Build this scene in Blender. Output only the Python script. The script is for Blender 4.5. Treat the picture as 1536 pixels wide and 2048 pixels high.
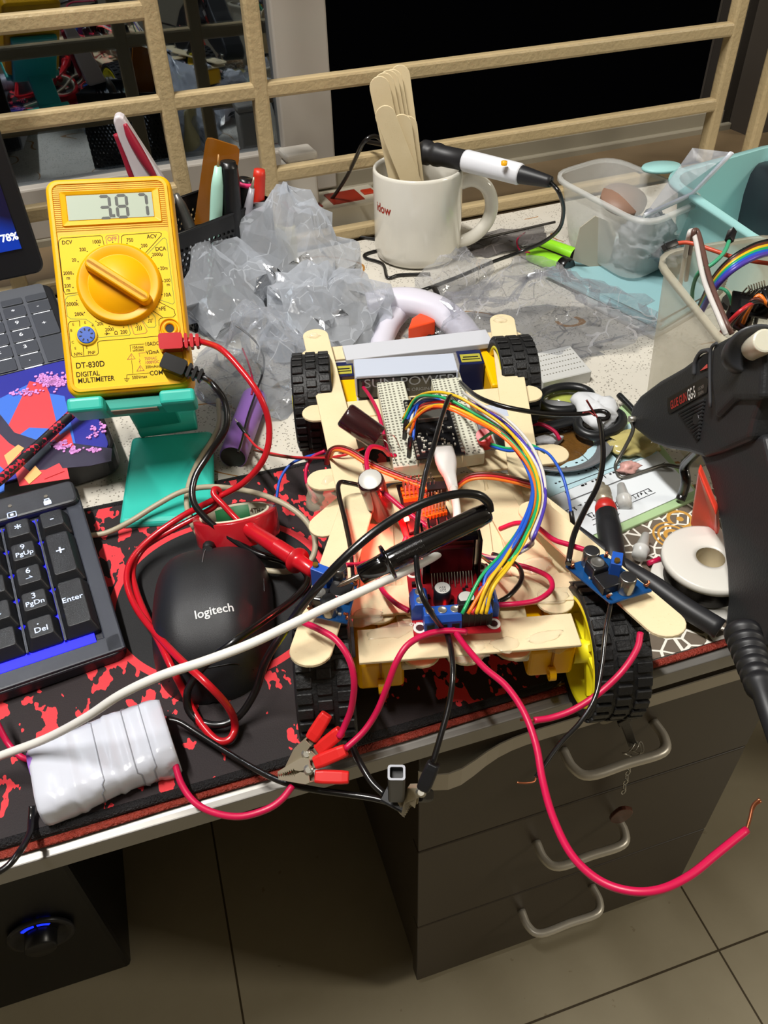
import bpy, math, random
from mathutils import Vector, Matrix, noise
random.seed(7)
for o in list(bpy.data.objects): bpy.data.objects.remove(o)
SC = bpy.context.scene
COL = SC.collection
# ---------------------------------------------------------------- camera
F = 1602.0; CX = 768.0; CY = 1024.0
DESK = 0.77
CAMZ = 1.10
def cam_axes(yaw, pitch, roll):
    cy, sy = math.cos(yaw), math.sin(yaw); cp, sp = math.cos(pitch), math.sin(pitch)
    fw = Vector((sy*cp, cy*cp, -sp)); r = Vector((cy, -sy, 0)); u = r.cross(fw)
    c, s = math.cos(roll), math.sin(roll)
    return r*c+u*s, u*c-r*s, fw
CR, CU, CF = cam_axes(math.radians(16.386), math.radians(41.578), math.radians(-1.823))
cd = bpy.data.cameras.new('camera'); cam = bpy.data.objects.new('camera', cd); COL.objects.link(cam)
cd.sensor_fit = 'HORIZONTAL'; cd.sensor_width = 36.0; cd.lens = F/1536*36.0; cd.clip_start = 0.01
cam.matrix_world = Matrix(((CR.x, CU.x, -CF.x, 0), (CR.y, CU.y, -CF.y, 0), (CR.z, CU.z, -CF.z, CAMZ), (0, 0, 0, 1)))
SC.camera = cam
CAM = Vector((0, 0, CAMZ))
# ---------------------------------------------------------------- colour management, world, light
vs = SC.view_settings
vs.view_transform = 'Standard'; vs.look = 'None'; vs.gamma = 1.0; vs.use_curve_mapping = False; vs.exposure = 0.0
w = bpy.data.worlds.new('night'); SC.world = w; w.use_nodes = True
w.node_tree.nodes['Background'].inputs[0].default_value = (0.0006, 0.0006, 0.0007, 1)
w.node_tree.nodes['Background'].inputs[1].default_value = 1.0
def area(name, loc, target, sx, sy, power, col):
    l = bpy.data.lights.new(name, 'AREA'); l.shape = 'RECTANGLE'; l.size = sx; l.size_y = sy; l.energy = power; l.color = col
    o = bpy.data.objects.new(name, l); COL.objects.link(o); o.location = loc
    o.rotation_euler = (Vector(target)-Vector(loc)).to_track_quat('-Z', 'Y').to_euler()
    return o
area('ceiling_tube', (-0.42, 0.24, 2.52), (0.1, 0.35, 0.8), 0.9, 0.06, 50, (1.0, 0.975, 0.93))
area('fill_light', (2.45, -0.75, 2.3), (.9, 0.1, 0.1), 0.5, 0.5, 24, (1.0, 0.93, 0.80))  # added fill from the right for floor and front faces, not a fixture
# ---------------------------------------------------------------- pixel rays to real positions
def ray(x, y):
    return CR*((x-CX)/F) - CU*((y-CY)/F) + CF
def W(x, y, z):
    r = ray(x, y); return CAM + r*((z-CAMZ)/r.z)
def T(x, y, dz=0.0): return W(x, y, DESK+dz)
G = math.radians(4.6)
GN = Vector((-math.sin(G), math.cos(G), 0)); GU = Vector((math.cos(G), math.sin(G), 0))
def WG(x, y, d):
    r = ray(x, y); return CAM + r*(d/r.dot(GN))
def WP(x, y, p0, n):
    r = ray(x, y); return CAM + r*((p0-CAM).dot(n)/r.dot(n))
def gp(u, d, z): return GU*u+GN*d+Vector((0, 0, z))
def frame(o, x, y, z=None):
    x = x.normalized()
    if z is None: z = x.cross(y).normalized()
    y = z.cross(x).normalized()
    return Matrix(((x.x, y.x, z.x, o.x), (x.y, y.y, z.y, o.y), (x.z, y.z, z.z, o.z), (0, 0, 0, 1)))
def TR(x=0, y=0, z=0): return Matrix.Translation((x, y, z))
def RZ(a): return Matrix.Rotation(a, 4, 'Z')
def RX(a): return Matrix.Rotation(a, 4, 'X')
def RY(a): return Matrix.Rotation(a, 4, 'Y')
def onto(M, px, py, z=0.0):
    o = M @ Vector((0, 0, z)); n = (M.to_3x3() @ Vector((0, 0, 1)))
    return M.inverted() @ WP(px, py, o, n)
def zdir(dx, dy, base, length=0.1):
    """frame standing at base, local z along horizontal direction (dx,dy)"""
    return frame(Vector(base), Vector((-dy, dx, 0)), Vector((0, 0, 1)))
# ---------------------------------------------------------------- materials
def lin(h):
    h = h.lstrip('#'); c = [int(h[i:i+2], 16)/255 for i in (0, 2, 4)]
    return tuple((v/12.92 if v <= 0.04045 else ((v+0.055)/1.055)**2.4) for v in c)+(1,)
MATS = {}
def mat(name, col='808080', rough=0.5, metal=0.0, emit=None, es=1.0, trans=0.0, alpha=1.0, spec=0.5, coat=0.0, sss=0.0, bump=0.0, bscale=200.0, var=0.0, vscale=30.0, ior=1.45, sheen=0.0):
    if name in MATS: return MATS[name]
    m = bpy.data.materials.new(name); m.use_nodes = True; nt = m.node_tree; b = nt.nodes['Principled BSDF']
    c = lin(col)
    b.inputs['Base Color'].default_value = c; b.inputs['Roughness'].default_value = rough; b.inputs['Metallic'].default_value = metal
    b.inputs['Specular IOR Level'].default_value = spec; b.inputs['IOR'].default_value = ior
    if coat: b.inputs['Coat Weight'].default_value = coat; b.inputs['Coat Roughness'].default_value = 0.08
    if emit: b.inputs['Emission Color'].default_value = lin(emit); b.inputs['Emission Strength'].default_value = es
    if trans: b.inputs['Transmission Weight'].default_value = trans
    if alpha < 1: b.inputs['Alpha'].default_value = alpha
    if sss: b.inputs['Subsurface Weight'].default_value = sss; b.inputs['Subsurface Radius'].default_value = (.004, .003, .002)
    if bump or var:
        tc = nt.nodes.new('ShaderNodeTexCoord')
    if var:
        n = nt.nodes.new('ShaderNodeTexNoise'); n.inputs['Scale'].default_value = vscale; n.inputs['Detail'].default_value = 6
        nt.links.new(tc.outputs['Object'], n.inputs['Vector'])
        mx = nt.nodes.new('ShaderNodeMix'); mx.data_type = 'RGBA'; nt.links.new(n.outputs['Fac'], mx.inputs['Factor'])
        mx.inputs['A'].default_value = tuple(v*(1-var) for v in c[:3])+(1,); mx.inputs['B'].default_value = tuple(min(1, v*(1+var)) for v in c[:3])+(1,)
        nt.links.new(mx.outputs['Result'], b.inputs['Base Color'])
    if bump:
        n = nt.nodes.new('ShaderNodeTexNoise'); n.inputs['Scale'].default_value = bscale; n.inputs['Detail'].default_value = 4
        nt.links.new(tc.outputs['Object'], n.inputs['Vector'])
        bp = nt.nodes.new('ShaderNodeBump'); bp.inputs['Strength'].default_value = bump; bp.inputs['Distance'].default_value = 0.002
        nt.links.new(n.outputs['Fac'], bp.inputs['Height']); nt.links.new(bp.outputs['Normal'], b.inputs['Normal'])
    MATS[name] = m
    return m
class NB:
    """small helper to wire a node material"""
    def __init__(s, name):
        s.m = bpy.data.materials.new(name); s.m.use_nodes = True; s.nt = s.m.node_tree
        s.b = s.nt.nodes['Principled BSDF']; s.out = s.nt.nodes['Material Output']; MATS[name] = s.m
    def n(s, t, **k):
        nd = s.nt.nodes.new('ShaderNode'+t)
        for a, v in k.items():
            if hasattr(nd, a): setattr(nd, a, v)
        return nd
    def l(s, a, b): s.nt.links.new(a, b)
    def math(s, op, a, b=None, c=None):
        nd = s.n('Math', operation=op)
        for i, v in enumerate((a, b, c)):
            if v is None: continue
            if isinstance(v, (int, float)): nd.inputs[i].default_value = v
            else: s.l(v, nd.inputs[i])
        return nd.outputs[0]
    def mix(s, f, a, b):
        nd = s.n('Mix', data_type='RGBA')
        for k, v in (('Factor', f), ('A', a), ('B', b)):
            if isinstance(v, (int, float)): nd.inputs[k].default_value = v
            elif isinstance(v, tuple): nd.inputs[k].default_value = v
            else: s.l(v, nd.inputs[k])
        return nd.outputs['Result']
    def pos(s): return s.n('NewGeometry').outputs['Position']
    def noise(s, vec, scale, detail=4, rough=.5):
        nd = s.n('TexNoise'); nd.inputs['Scale'].default_value = scale; nd.inputs['Detail'].default_value = detail; nd.inputs['Roughness'].default_value = rough
        s.l(vec, nd.inputs['Vector']); return nd.outputs['Fac']
    def vor(s, vec, scale, feature='F1', out='Distance'):
        nd = s.n('TexVoronoi', feature=feature); nd.inputs['Scale'].default_value = scale; s.l(vec, nd.inputs['Vector']); return nd.outputs[out]
    def xyz(s, vec):
        nd = s.n('SeparateXYZ'); s.l(vec, nd.inputs[0]); return nd.outputs
    def bump(s, h, strength=.3, dist=.001):
        nd = s.n('Bump'); nd.inputs['Strength'].default_value = strength; nd.inputs['Distance'].default_value = dist
        s.l(h, nd.inputs['Height']); s.l(nd.outputs[0], s.b.inputs['Normal'])
# ---------------------------------------------------------------- mesh builder
def catmull(pts, sub=6, closed=False):
    P = [Vector(p) for p in pts]
    if len(P) < 3: return P
    out = []; n = len(P)
    rng = range(n) if closed else range(n-1)
    for i in rng:
        p1, p2 = P[i], P[(i+1) % n]
        p0 = P[(i-1) % n] if (closed or i > 0) else p1*2-p2
        p3 = P[(i+2) % n] if (closed or i+2 < n) else p2*2-p1
        for k in range(sub):
            t = k/sub; t2 = t*t; t3 = t2*t
            out.append(0.5*((2*p1)+(p2-p0)*t+(2*p0-5*p1+4*p2-p3)*t2+(3*p1-p0-3*p2+p3)*t3))
    if not closed: out.append(P[-1])
    return out
class MB:
    def __init__(s): s.v = []; s.f = []; s.mi = []; s.sm = []; s.cur = 0
    def add(s, vs_, fs, smooth=False, mi=None):
        o = len(s.v); s.v += [Vector(v) for v in vs_]
        for f in fs: s.f.append(tuple(i+o for i in f)); s.mi.append(s.cur if mi is None else mi); s.sm.append(smooth)
        return s
    def box(s, c, size, M=None, mi=None):
        x, y, z = (v/2 for v in size); c = Vector(c)
        vs_ = [c+Vector((a*x, b*y, d*z)) for d in (-1, 1) for b in (-1, 1) for a in (-1, 1)]
        if M is not None: vs_ = [M @ v for v in vs_]
        return s.add(vs_, [(0, 2, 3, 1), (4, 5, 7, 6), (0, 1, 5, 4), (2, 6, 7, 3), (0, 4, 6, 2), (1, 3, 7, 5)], mi=mi)
    def loft(s, rings, cap=True, closed=True, smooth=True, mi=None, capsmooth=False):
        n = len(rings[0]); vs_ = [v for r in rings for v in r]; fs = []
        for k in range(len(rings)-1):
            for i in range(n if closed else n-1):
                j = (i+1) % n; fs.append((k*n+i, k*n+j, (k+1)*n+j, (k+1)*n+i))
        o = len(s.v); s.add(vs_, fs, smooth, mi)
        if cap and closed:
            for f in (tuple(reversed(range(n))), tuple((len(rings)-1)*n+i for i in range(n))):
                s.f.append(tuple(i+o for i in f)); s.mi.append(s.cur if mi is None else mi); s.sm.append(capsmooth)
        return s
    def tube(s, pts, r, n=8, sub=6, closed=False, smoothpath=True, mi=None, flat=1.0):
        P = catmull(pts, sub, closed) if smoothpath else [Vector(p) for p in pts]
        Q = [P[0]]
        for p in P[1:]:
            if (p-Q[-1]).length > 1e-6: Q.append(p)
        P = Q; m = len(P)
        if m < 2: return s
        tg = []
        for i in range(m):
            a = P[(i-1) % m] if (closed or i > 0) else P[i]; b = P[(i+1) % m] if (closed or i < m-1) else P[i]
            d = (b-a); tg.append(d.normalized() if d.length > 1e-9 else Vector((0, 0, 1)))
        up = Vector((0, 0, 1)) if abs(tg[0].z) < .9 else Vector((1, 0, 0))
        nx = tg[0].cross(up).normalized(); rings = []
        for i in range(m):
            nx = (nx-tg[i]*nx.dot(tg[i])).normalized(); ny = tg[i].cross(nx)
            rr = r(i/(m-1)) if callable(r) else r
            rings.append([P[i]+nx*math.cos(2*math.pi*k/n)*rr+ny*math.sin(2*math.pi*k/n)*rr*flat for k in range(n)])
        if closed: rings.append(rings[0])
        return s.loft(rings, cap=not closed, mi=mi)
    def cyl(s, p0, p1, r0, r1=None, n=16, mi=None, cap=True):
        r1 = r0 if r1 is None else r1; p0 = Vector(p0); p1 = Vector(p1); d = (p1-p0).normalized()
        up = Vector((0, 0, 1)) if abs(d.z) < .9 else Vector((1, 0, 0)); a = d.cross(up).normalized(); b = d.cross(a)
        R = [[p+(a*math.cos(2*math.pi*k/n)+b*math.sin(2*math.pi*k/n))*r for k in range(n)] for p, r in ((p0, r0), (p1, r1))]
        return s.loft(R, cap=cap, mi=mi)
    def lathe(s, prof, M, n=24, cap=False, mi=None, smooth=True):
        R = [[M @ Vector((r*math.cos(2*math.pi*k/n), r*math.sin(2*math.pi*k/n), z)) for k in range(n)] for r, z in prof]
        return s.loft(R, cap=cap, mi=mi, smooth=smooth)
    def prism(s, poly, M, z0, z1, mi=None, smooth=False):
        R = [[M @ Vector((x, y, z)) for x, y in poly] for z in (z0, z1)]
        return s.loft(R, cap=True, mi=mi, smooth=smooth)
    def quad(s, pts, mi=None): return s.add(pts, [tuple(range(len(pts)))], mi=mi)
    def strip(s, pl, w, M, z0, z1, closed=False, mi=None):
        """thin printed line along a local polyline"""
        P = [Vector((p[0], p[1])) for p in pl]
        n = len(P)
        for i in range(n if closed else n-1):
            a, b = P[i], P[(i+1) % n]; d = (b-a)
            if d.length < 1e-7: continue
            d.normalize(); q = Vector((-d.y, d.x))*w/2; e = d*w*.4
            s.prism([tuple(a-q-e), tuple(b-q+e), tuple(b+q+e), tuple(a+q-e)], M, z0, z1, mi=mi)
        return s
    def grid(s, fn, nu, nv, mi=None, smooth=True):
        vs_ = [fn(i/nu, j/nv) for j in range(nv+1) for i in range(nu+1)]
        fs = [(j*(nu+1)+i, j*(nu+1)+i+1, (j+1)*(nu+1)+i+1, (j+1)*(nu+1)+i) for j in range(nv) for i in range(nu)]
        return s.add(vs_, fs, smooth, mi)
    def text(s, st, size, M, depth=0.00006, mi=None, align='CENTER', fn=None, bold=0.0, sx=1.0):
        key = (st, align, bold)
        if key not in TXT:
            c = bpy.data.curves.new('t', 'FONT'); c.body = st; c.size = 1.0; c.align_x = align; c.align_y = 'CENTER'; c.resolution_u = 3; c.offset = bold
            o = bpy.data.objects.new('t', c); COL.objects.link(o)
            dg = bpy.context.evaluated_depsgraph_get(); me = o.evaluated_get(dg).to_mesh()
            TXT[key] = ([v.co.copy() for v in me.vertices], [tuple(p.vertices) for p in me.polygons])
            o.evaluated_get(dg).to_mesh_clear(); bpy.data.objects.remove(o); bpy.data.curves.remove(c)
        vs_, fs = TXT[key]
        P = [Vector((v.x*size*sx, v.y*size, depth)) for v in vs_]
        if fn: P = [fn(p) for p in P]
        return s.add([M @ p for p in P], fs, mi=mi)
    def build(s, name, mats, parent=None, bevel=0.0, origin=None, seg=2, bang=35, sub=0, solid=0.0):
        if not isinstance(mats, (list, tuple)): mats = [mats]
        if parent is not None: off = WL[parent.name]
        elif origin is not None: off = Vector(origin)
        else:
            xs = [v.x for v in s.v]; ys = [v.y for v in s.v]; zs = [v.z for v in s.v]
            off = Vector(((min(xs)+max(xs))/2, (min(ys)+max(ys))/2, min(zs)))
        me = bpy.data.meshes.new(name); me.from_pydata([v-off for v in s.v], [], s.f)
        for m in mats: me.materials.append(m)
        me.polygons.foreach_set('material_index', s.mi); me.polygons.foreach_set('use_smooth', s.sm); me.update()
        o = bpy.data.objects.new(name, me); COL.objects.link(o)
        if parent is not None: o.parent = parent
        else: o.location = off
        WL[o.name] = off
        if solid:
            md = o.modifiers.new('solid', 'SOLIDIFY'); md.thickness = solid; md.offset = 0
        if sub:
            md = o.modifiers.new('sub', 'SUBSURF'); md.levels = sub; md.render_levels = sub
        if bevel:
            md = o.modifiers.new('bevel', 'BEVEL'); md.width = bevel; md.segments = seg; md.limit_method = 'ANGLE'; md.angle_limit = math.radians(bang)
            md.use_clamp_overlap = True
        return o
TXT = {}; WL = {}
def tag(o, label, cat, group=None):
    o['label'] = label; o['category'] = cat
    if group: o['group'] = group
    return o
def thing(name, label, cat, loc, group=None):
    o = bpy.data.objects.new(name, None); COL.objects.link(o); o.location = loc; o.empty_display_size = .02; WL[o.name] = Vector(loc)
    return tag(o, label, cat, group)
def struct(o): o['kind'] = 'structure'; return o
def rrect(w, h, r, n=5, cx=0, cy=0):
    out = []
    for (sx, sy, a0) in ((1, 1, 0), (-1, 1, 90), (-1, -1, 180), (1, -1, 270)):
        for k in range(n+1):
            a = math.radians(a0+90*k/n); out.append((cx+sx*(w/2-r)+r*math.cos(a), cy+sy*(h/2-r)+r*math.sin(a)))
    return out
def circ(r, n=24, cx=0, cy=0, a0=0, a1=360):
    full = abs(a1-a0) >= 360
    return [(cx+r*math.cos(math.radians(a0+(a1-a0)*k/(n if full else n-1))), cy+r*math.sin(math.radians(a0+(a1-a0)*k/(n if full else n-1)))) for k in range(n)]
# ================================================================ SETTING
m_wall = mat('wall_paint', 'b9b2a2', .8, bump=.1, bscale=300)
nb = NB('floor_tile'); p = nb.pos(); X, Y, Z = nb.xyz(p)
fx = nb.math('ABSOLUTE', nb.math('SUBTRACT', nb.math('FRACT', nb.math('DIVIDE', nb.math('ADD', X, 0.0915), 0.5895)), .5))
fy = nb.math('ABSOLUTE', nb.math('SUBTRACT', nb.math('FRACT', nb.math('DIVIDE', nb.math('SUBTRACT', Y, 0.252), 0.5895)), .5))
g = nb.math('GREATER_THAN', nb.math('MAXIMUM', fx, fy), .4978)
n1 = nb.noise(p, 7, 6, .6); n2 = nb.noise(p, 60, 3)
c = nb.mix(n1, lin('978d75'), lin('b0a68e')); c = nb.mix(nb.math('MULTIPLY', nb.math('GREATER_THAN', n2, .72), .35), c, lin('6b5b40'))
c = nb.mix(g, c, lin('4a4030')); nb.l(c, nb.b.inputs['Base Color']); nb.b.inputs['Roughness'].default_value = .32
m_floor = nb.m
def room_box(name, c, size, m, M=None):
    b = MB(); b.box(c, size, M); return struct(b.build(name, m))
room_box('floor', (0.3, -0.6, -0.03), (5.2, 4.6, 0.06), m_floor)
room_box('ceiling', (0.3, -0.6, 2.68), (5.2, 4.6, 0.06), mat('ceiling_paint', 'd8d4c8', .9))
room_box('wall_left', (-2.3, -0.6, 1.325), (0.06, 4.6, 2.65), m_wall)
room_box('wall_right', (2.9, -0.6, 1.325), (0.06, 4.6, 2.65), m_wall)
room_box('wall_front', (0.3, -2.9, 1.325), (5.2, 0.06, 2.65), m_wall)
# back wall around the window opening (wall runs along the grille direction)
MG = frame(Vector((0, 0, 0)), GU, GN, Vector((0, 0, 1)))
UL, UR, WB, WT = -0.75, 0.83, 0.755, 2.0
b = MB()
b.box(((-2.7+UL)/2, .88, 1.325), (UL+2.7, .1, 2.65), MG)
b.box(((3.2+UR)/2, .88, 1.325), (3.2-UR, .1, 2.65), MG)
b.box(((UL+UR)/2, .88, (WB-.02)/2), (UR-UL, .1, WB-.02), MG)
b.box(((UL+UR)/2, .88, (2.65+WT)/2), (UR-UL, .1, 2.65-WT), MG)
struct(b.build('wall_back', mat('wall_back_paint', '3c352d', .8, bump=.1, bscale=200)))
# sill
b = MB(); b.box(((UL+UR)/2+.1, .815, .7525), (UR-UL+.3, .15, .035), MG)
struct(b.build('trim_1', mat('sill_stone', '6e5c44', .45, var=.35, vscale=14), bevel=.003))
# window: outer frame, sliding sash with stile, glass
m_frame = mat('window_frame_paint', '8d8675', .5, var=.12, vscale=8)
win = bpy.data.objects.new('window_1', None); COL.objects.link(win); win.location = gp(.1, .86, .77); WL['window_1'] = win.location.copy(); struct(win)
b = MB()
b.box(((UL+UR)/2, .888, .775), (UR-UL, .045, .04), MG); b.box(((UL+UR)/2, .888, WT-.02), (UR-UL, .045, .04), MG)
b.box((UL+.02, .888, 1.38), (.04, .045, 1.25), MG)
b.box(((UL+UR)/2, .866, .768), (UR-UL, .012, .02), MG)
b.build('window_frame', m_frame, win, bevel=.002)
b = MB(); b.box((UR+.0, .888, 1.38), (.03, .045, 1.25), MG); b.build('side_frame', mat('side_frame_dark', '2e2924', .6), win, bevel=.002)
b = MB()
b.box((.259, .872, 1.38), (.056, .022, 1.2), MG); b.box((-.25, .872, .802), (1.0, .022, .05), MG); b.box((-.25, .872, 1.975), (1.0, .022, .04), MG)
b.build('sash', mat('sash_paint', 'aaa39a', .45, var=.08, vscale=10), win, bevel=.002)
b = MB(); b.box((-.25, .876, 1.39), (.965, .004, 1.13), MG)
nb = NB('night_glass'); nb.nt.nodes.remove(nb.b); nb.b = None
gl = nb.n('BsdfGlossy'); gl.inputs['Roughness'].default_value = .015; gl.inputs['Color'].default_value = (.55, .62, .7, 1)
df = nb.n('BsdfTransparent'); df.inputs['Color'].default_value = (.5, .55, .6, 1)
ms = nb.n('MixShader'); ms.inputs[0].default_value = .30; nb.l(df.outputs[0], ms.inputs[1]); nb.l(gl.outputs[0], ms.inputs[2]); nb.l(ms.outputs[0], nb.out.inputs[0])
b.build('glass_pane', nb.m, win)
# grille
gr = thing('window_grille', 'cream painted steel security grille of square bars standing in front of the window', 'window grille', gp(.3, .7445, .77))
m_gr = mat('cream_bar_paint', 'b09c76', .42, bump=.35, bscale=240, var=.14, vscale=25)
t = .0135
for (u, z0, z1) in ((-.055, .77, 2.0), (.103, .77, 2.0), (.183, .77, 2.0), (.6895, .77, 2.0), (.754, .77, 2.0), (-.35, .77, 2.0)):
    b = MB(); b.box((u, .7445, (z0+z1)/2), (t, t, z1-z0), MG); b.build('vertical_bar', m_gr, gr, bevel=.0025)
for (u0, u1, z) in ((-.6, .103, .9825), (-.6, .103, .916), (.103, .69, .916), (.183, .69, .8445), (-.6, .103, .8445), (.183, .69, .778), (-.6, .183, .778), (.183, .69, 1.06), (-.6, .183, 1.06), (.6, .754, .778)):
    b = MB(); b.box(((u0+u1)/2, .7445, z), (u1-u0+t*.4, t*.9, t*.95), MG); b.build('horizontal_bar', m_gr, gr, bevel=.0025)
# night yard behind: a dark louvre wall at the right side of the view
# ---------------------------------------------------------------- desk
dk = thing('desk', 'desk with a thick top and an aluminium coloured front edge under the clutter', 'desk', (0.1, .48, 0))
YF = .195
m_al = mat('edge_aluminium', '86837e', .38, metal=.65, bump=.05, bscale=60)
b = MB(); b.prism([(-.65, YF+.0125), (1.03, YF+.0125), tuple(gp(1.03/math.cos(G)+.737*math.tan(G), .737, 0))[:2], tuple(gp(-.65/math.cos(G)+.737*math.tan(G), .737, 0))[:2]], Matrix.Identity(4), DESK-.019, DESK)
b.build('desk_top', mat('desk_board', '4b3d33', .5), dk)
b = MB()
prof = [(0, -.0015), (0, -.0125), (.014, -.0125), (.014, .0006), (.007, .0006), (.0055, -.0006), (.003, -.0012)]
for x0, x1 in ((-.65, .2615),):
    b.loft([[Vector((x, YF+a, DESK+z)) for a, z in prof] for x in (x0, x1)], smooth=False)
b.build('front_edge', m_al, dk, bevel=.0006)
b = MB(); b.box((.65, YF+.02, DESK-.012), (.77, .03, .024)); b.build('side_edge', mat('dark_edge', '3a332c', .5), dk, bevel=.002)
for (x, y) in ((-.62, .3), (-.62, .66), (1.0, .3), (1.0, .78)):
    b = MB(); b.box((x, y, (DESK-.031)/2), (.04, .04, DESK-.031)); b.build('leg', mat('desk_board', '4b3d33', .5), dk)
# drawer pedestal under the desk
CY0 = .326
cab = thing('drawer_cabinet', 'dark brown three drawer cabinet standing on the tiles under the desk', 'cabinet', (.2965, .53, 0))
m_br = mat('dark_brown_laminate', '3c3328', .42, var=.10, vscale=6)
m_hd = mat('satin_handle', 'c6c0b4', .35, metal=.4)
xa, xb = .1185, .4745
b = MB(); b.box(((xa+xb)/2, CY0+.017+.21, .292), (xb-xa-.006, .42, .49)); b.build('body', m_br, cab, bevel=.0015)
for sx in (xa+.02, xb-.035):
    for yy in (CY0+.04, CY0+.40):
        b = MB(); b.box((sx+.008, yy, .0235), (.035, .035, .047)); b.build('foot', mat('foot_black', '1c1814', .6), cab)
for i, (z0, z1) in enumerate(((.037, .1925), (.1955, .3665), (.3695, .531))):
    b = MB(); b.box(((xa+xb)/2, CY0+.008, (z0+z1)/2), (xb-xa, .016, z1-z0)); d = b.build('drawer', m_br, cab, bevel=.0012)
    hx, hz = (.290, .290, .297)[i], (.143, .309, .475)[i]
    hw = .045
    pts = [(hx-hw, CY0, hz), (hx-hw, CY0-.018, hz), (hx-hw+.010, CY0-.030, hz), (hx, CY0-.030, hz), (hx+hw-.010, CY0-.030, hz), (hx+hw, CY0-.018, hz), (hx+hw, CY0, hz)]
    b = MB(); b.tube(pts, .0048, n=8, sub=5, flat=.8); b.build('handle', m_hd, d)
# pale edge strip peeling away from the top drawer
b = MB(); n = 30; R = []
for k in range(n+1):
    s_ = k/n; x = xa-.004+(xb-xa+.004)*s_
    dip = -.016*math.exp(-((s_-.09)/.10)**2) if s_ < .5 else 0
    top = .5265+(dip*.55 if s_ > .03 else 0); z1 = top; z0 = .509+dip; out = .003+.010*math.exp(-((s_-.07)/.09)**2)
    R.append([Vector((x, CY0-out, z0)), Vector((x, CY0-out-.0012, z0)), Vector((x, CY0-out-.0012, z1)), Vector((x, CY0-out, z1))])
b.loft(R, smooth=False); b.build('edge_strip', mat('pale_edging', 'aaa294', .4), cab)
# lock with key and tag
b = MB(); b.cyl((.287, CY0, .515), (.287, CY0-.006, .515), .009, n=20); b.build('lock', mat('lock_metal', '8f887a', .3, metal=.8), cab)
ky = thing('key_ring', 'small key with a chain and brown fob hanging from the top drawer lock', 'keys', (.29, CY0-.012, .38))
KP = Vector((0, CY0-.018, 0)); KN = Vector((0, 1, 0)); kp = lambda px, py, o=0: WP(px, py, KP, KN)+Vector((0, o, 0))
a, c = kp(1248, 1440), kp(1266, 1490); M0 = frame(a, c-a, Vector((1, 0, 0))); b = MB(); b.box(((c-a).length/2, 0, 0), ((c-a).length, .008, .002), M0); b.box((.002, 0, 0), (.008, .012, .003), M0); b.build('key', mat('key_dark', '2a2622', .3, metal=.6), ky, bevel=.0008)
m_st = mat('steel', 'b9b6ae', .25, metal=.7)
for px, py, rr_ in ((1262, 1497, .0085), (1272, 1493, .006)):
    c0 = kp(px, py, -.002); b = MB(); b.tube([c0+Vector((rr_*math.cos(a), .003*math.sin(a*2), rr_*math.sin(a))) for a in [math.radians(36*k) for k in range(10)]], .0006, n=6, sub=3, closed=True); b.build('ring', m_st, ky)
for k in range(8):
    c0 = kp(1260-2.2*k, 1513+9.5*k, -.002); ax = Vector((1, 0, 0)) if k % 2 else Vector((.2, 1, 0))
    b = MB(); b.tube([c0+ax*.0022*math.cos(a)+Vector((0, 0, .0042*math.sin(a))) for a in [math.radians(60*q) for q in range(6)]], .0006, n=5, sub=2, closed=True); b.build('chain_link', m_st, ky)
M0 = frame(kp(1238, 1622, -.004), Vector((1, -.25, .1)), Vector((-.2, -.1, 1)))
b = MB(); b.prism([(.010*math.cos(a)*(1+.18*math.sin(2*a)), .0195*math.sin(a)) for a in [math.radians(20*k) for k in range(18)]], M0, -.002, .002); b.build('fob', mat('fob_brown', '5a3226', .3, metal=.4, var=.5, vscale=120), ky, bevel=.0008)
# subwoofer
b = MB(); sw = thing('subwoofer', 'black subwoofer box with a blue lit volume knob on the floor under the desk', 'speaker', (-.36, .56, 0))
b.box((-.366, .575, .16), (.30, .22, .32)); b.build('cabinet', mat('speaker_black', '0c0c0e', .35), sw, bevel=.006)
kc = WP(82, 1865, Vector((0, .463, 0)), Vector((0, 1, 0)))
KM = frame(kc, Vector((1, 0, 0)), Vector((0, 0, 1)), Vector((0, -1, 0)))
b = MB(); b.lathe([(.034, 0), (.036, .004), (.030, .005), (.026, .001), (.0, .001)], KM, n=40); b.build('knob_ring', mat('satin_ring', '2b2b2e', .3, metal=.3), sw)
b = MB()
for a0, a1 in ((50, 85), (95, 135)):
    P = circ(.0235, 10, a0=a0, a1=a1)+circ(.020, 10, a0=a1, a1=a0); b.prism(P, KM, .001, .0022)
b.build('indicator_light', mat('blue_led', '1020ff', .5, emit='1428ff', es=2.2), sw)
b = MB(); b.lathe([(.017, .001), (.017, .018), (.014, .020), (0, .020)], KM, n=32); b.build('volume_knob', mat('knob_black', '141416', .3), sw)
# ================================================================ CLOTH, MAT
nb = NB('tablecloth'); p = nb.pos(); X, Y, Z = nb.xyz(p)
# woven white field with small dark dots
d1 = nb.vor(p, 420); dots = nb.math('LESS_THAN', d1, .26); hole = nb.math('MULTIPLY', dots, nb.math('GREATER_THAN', nb.noise(p, 55, 3), .43))
base = nb.mix(nb.noise(p, 12, 4), lin('b9b3a7'), lin('cbc6bb')); base = nb.mix(nb.math('MULTIPLY', hole, .75), base, lin('5a5348'))
# golden vine curves and little leaf clusters
wv = nb.noise(p, 9, 1); vine = nb.math('MULTIPLY', nb.math('LESS_THAN', nb.math('ABSOLUTE', nb.math('SUBTRACT', wv, .5)), .0045), nb.math('GREATER_THAN', nb.noise(p, 14, 1), .53))
base = nb.mix(vine, base, lin('9a6a2c'))
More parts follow.
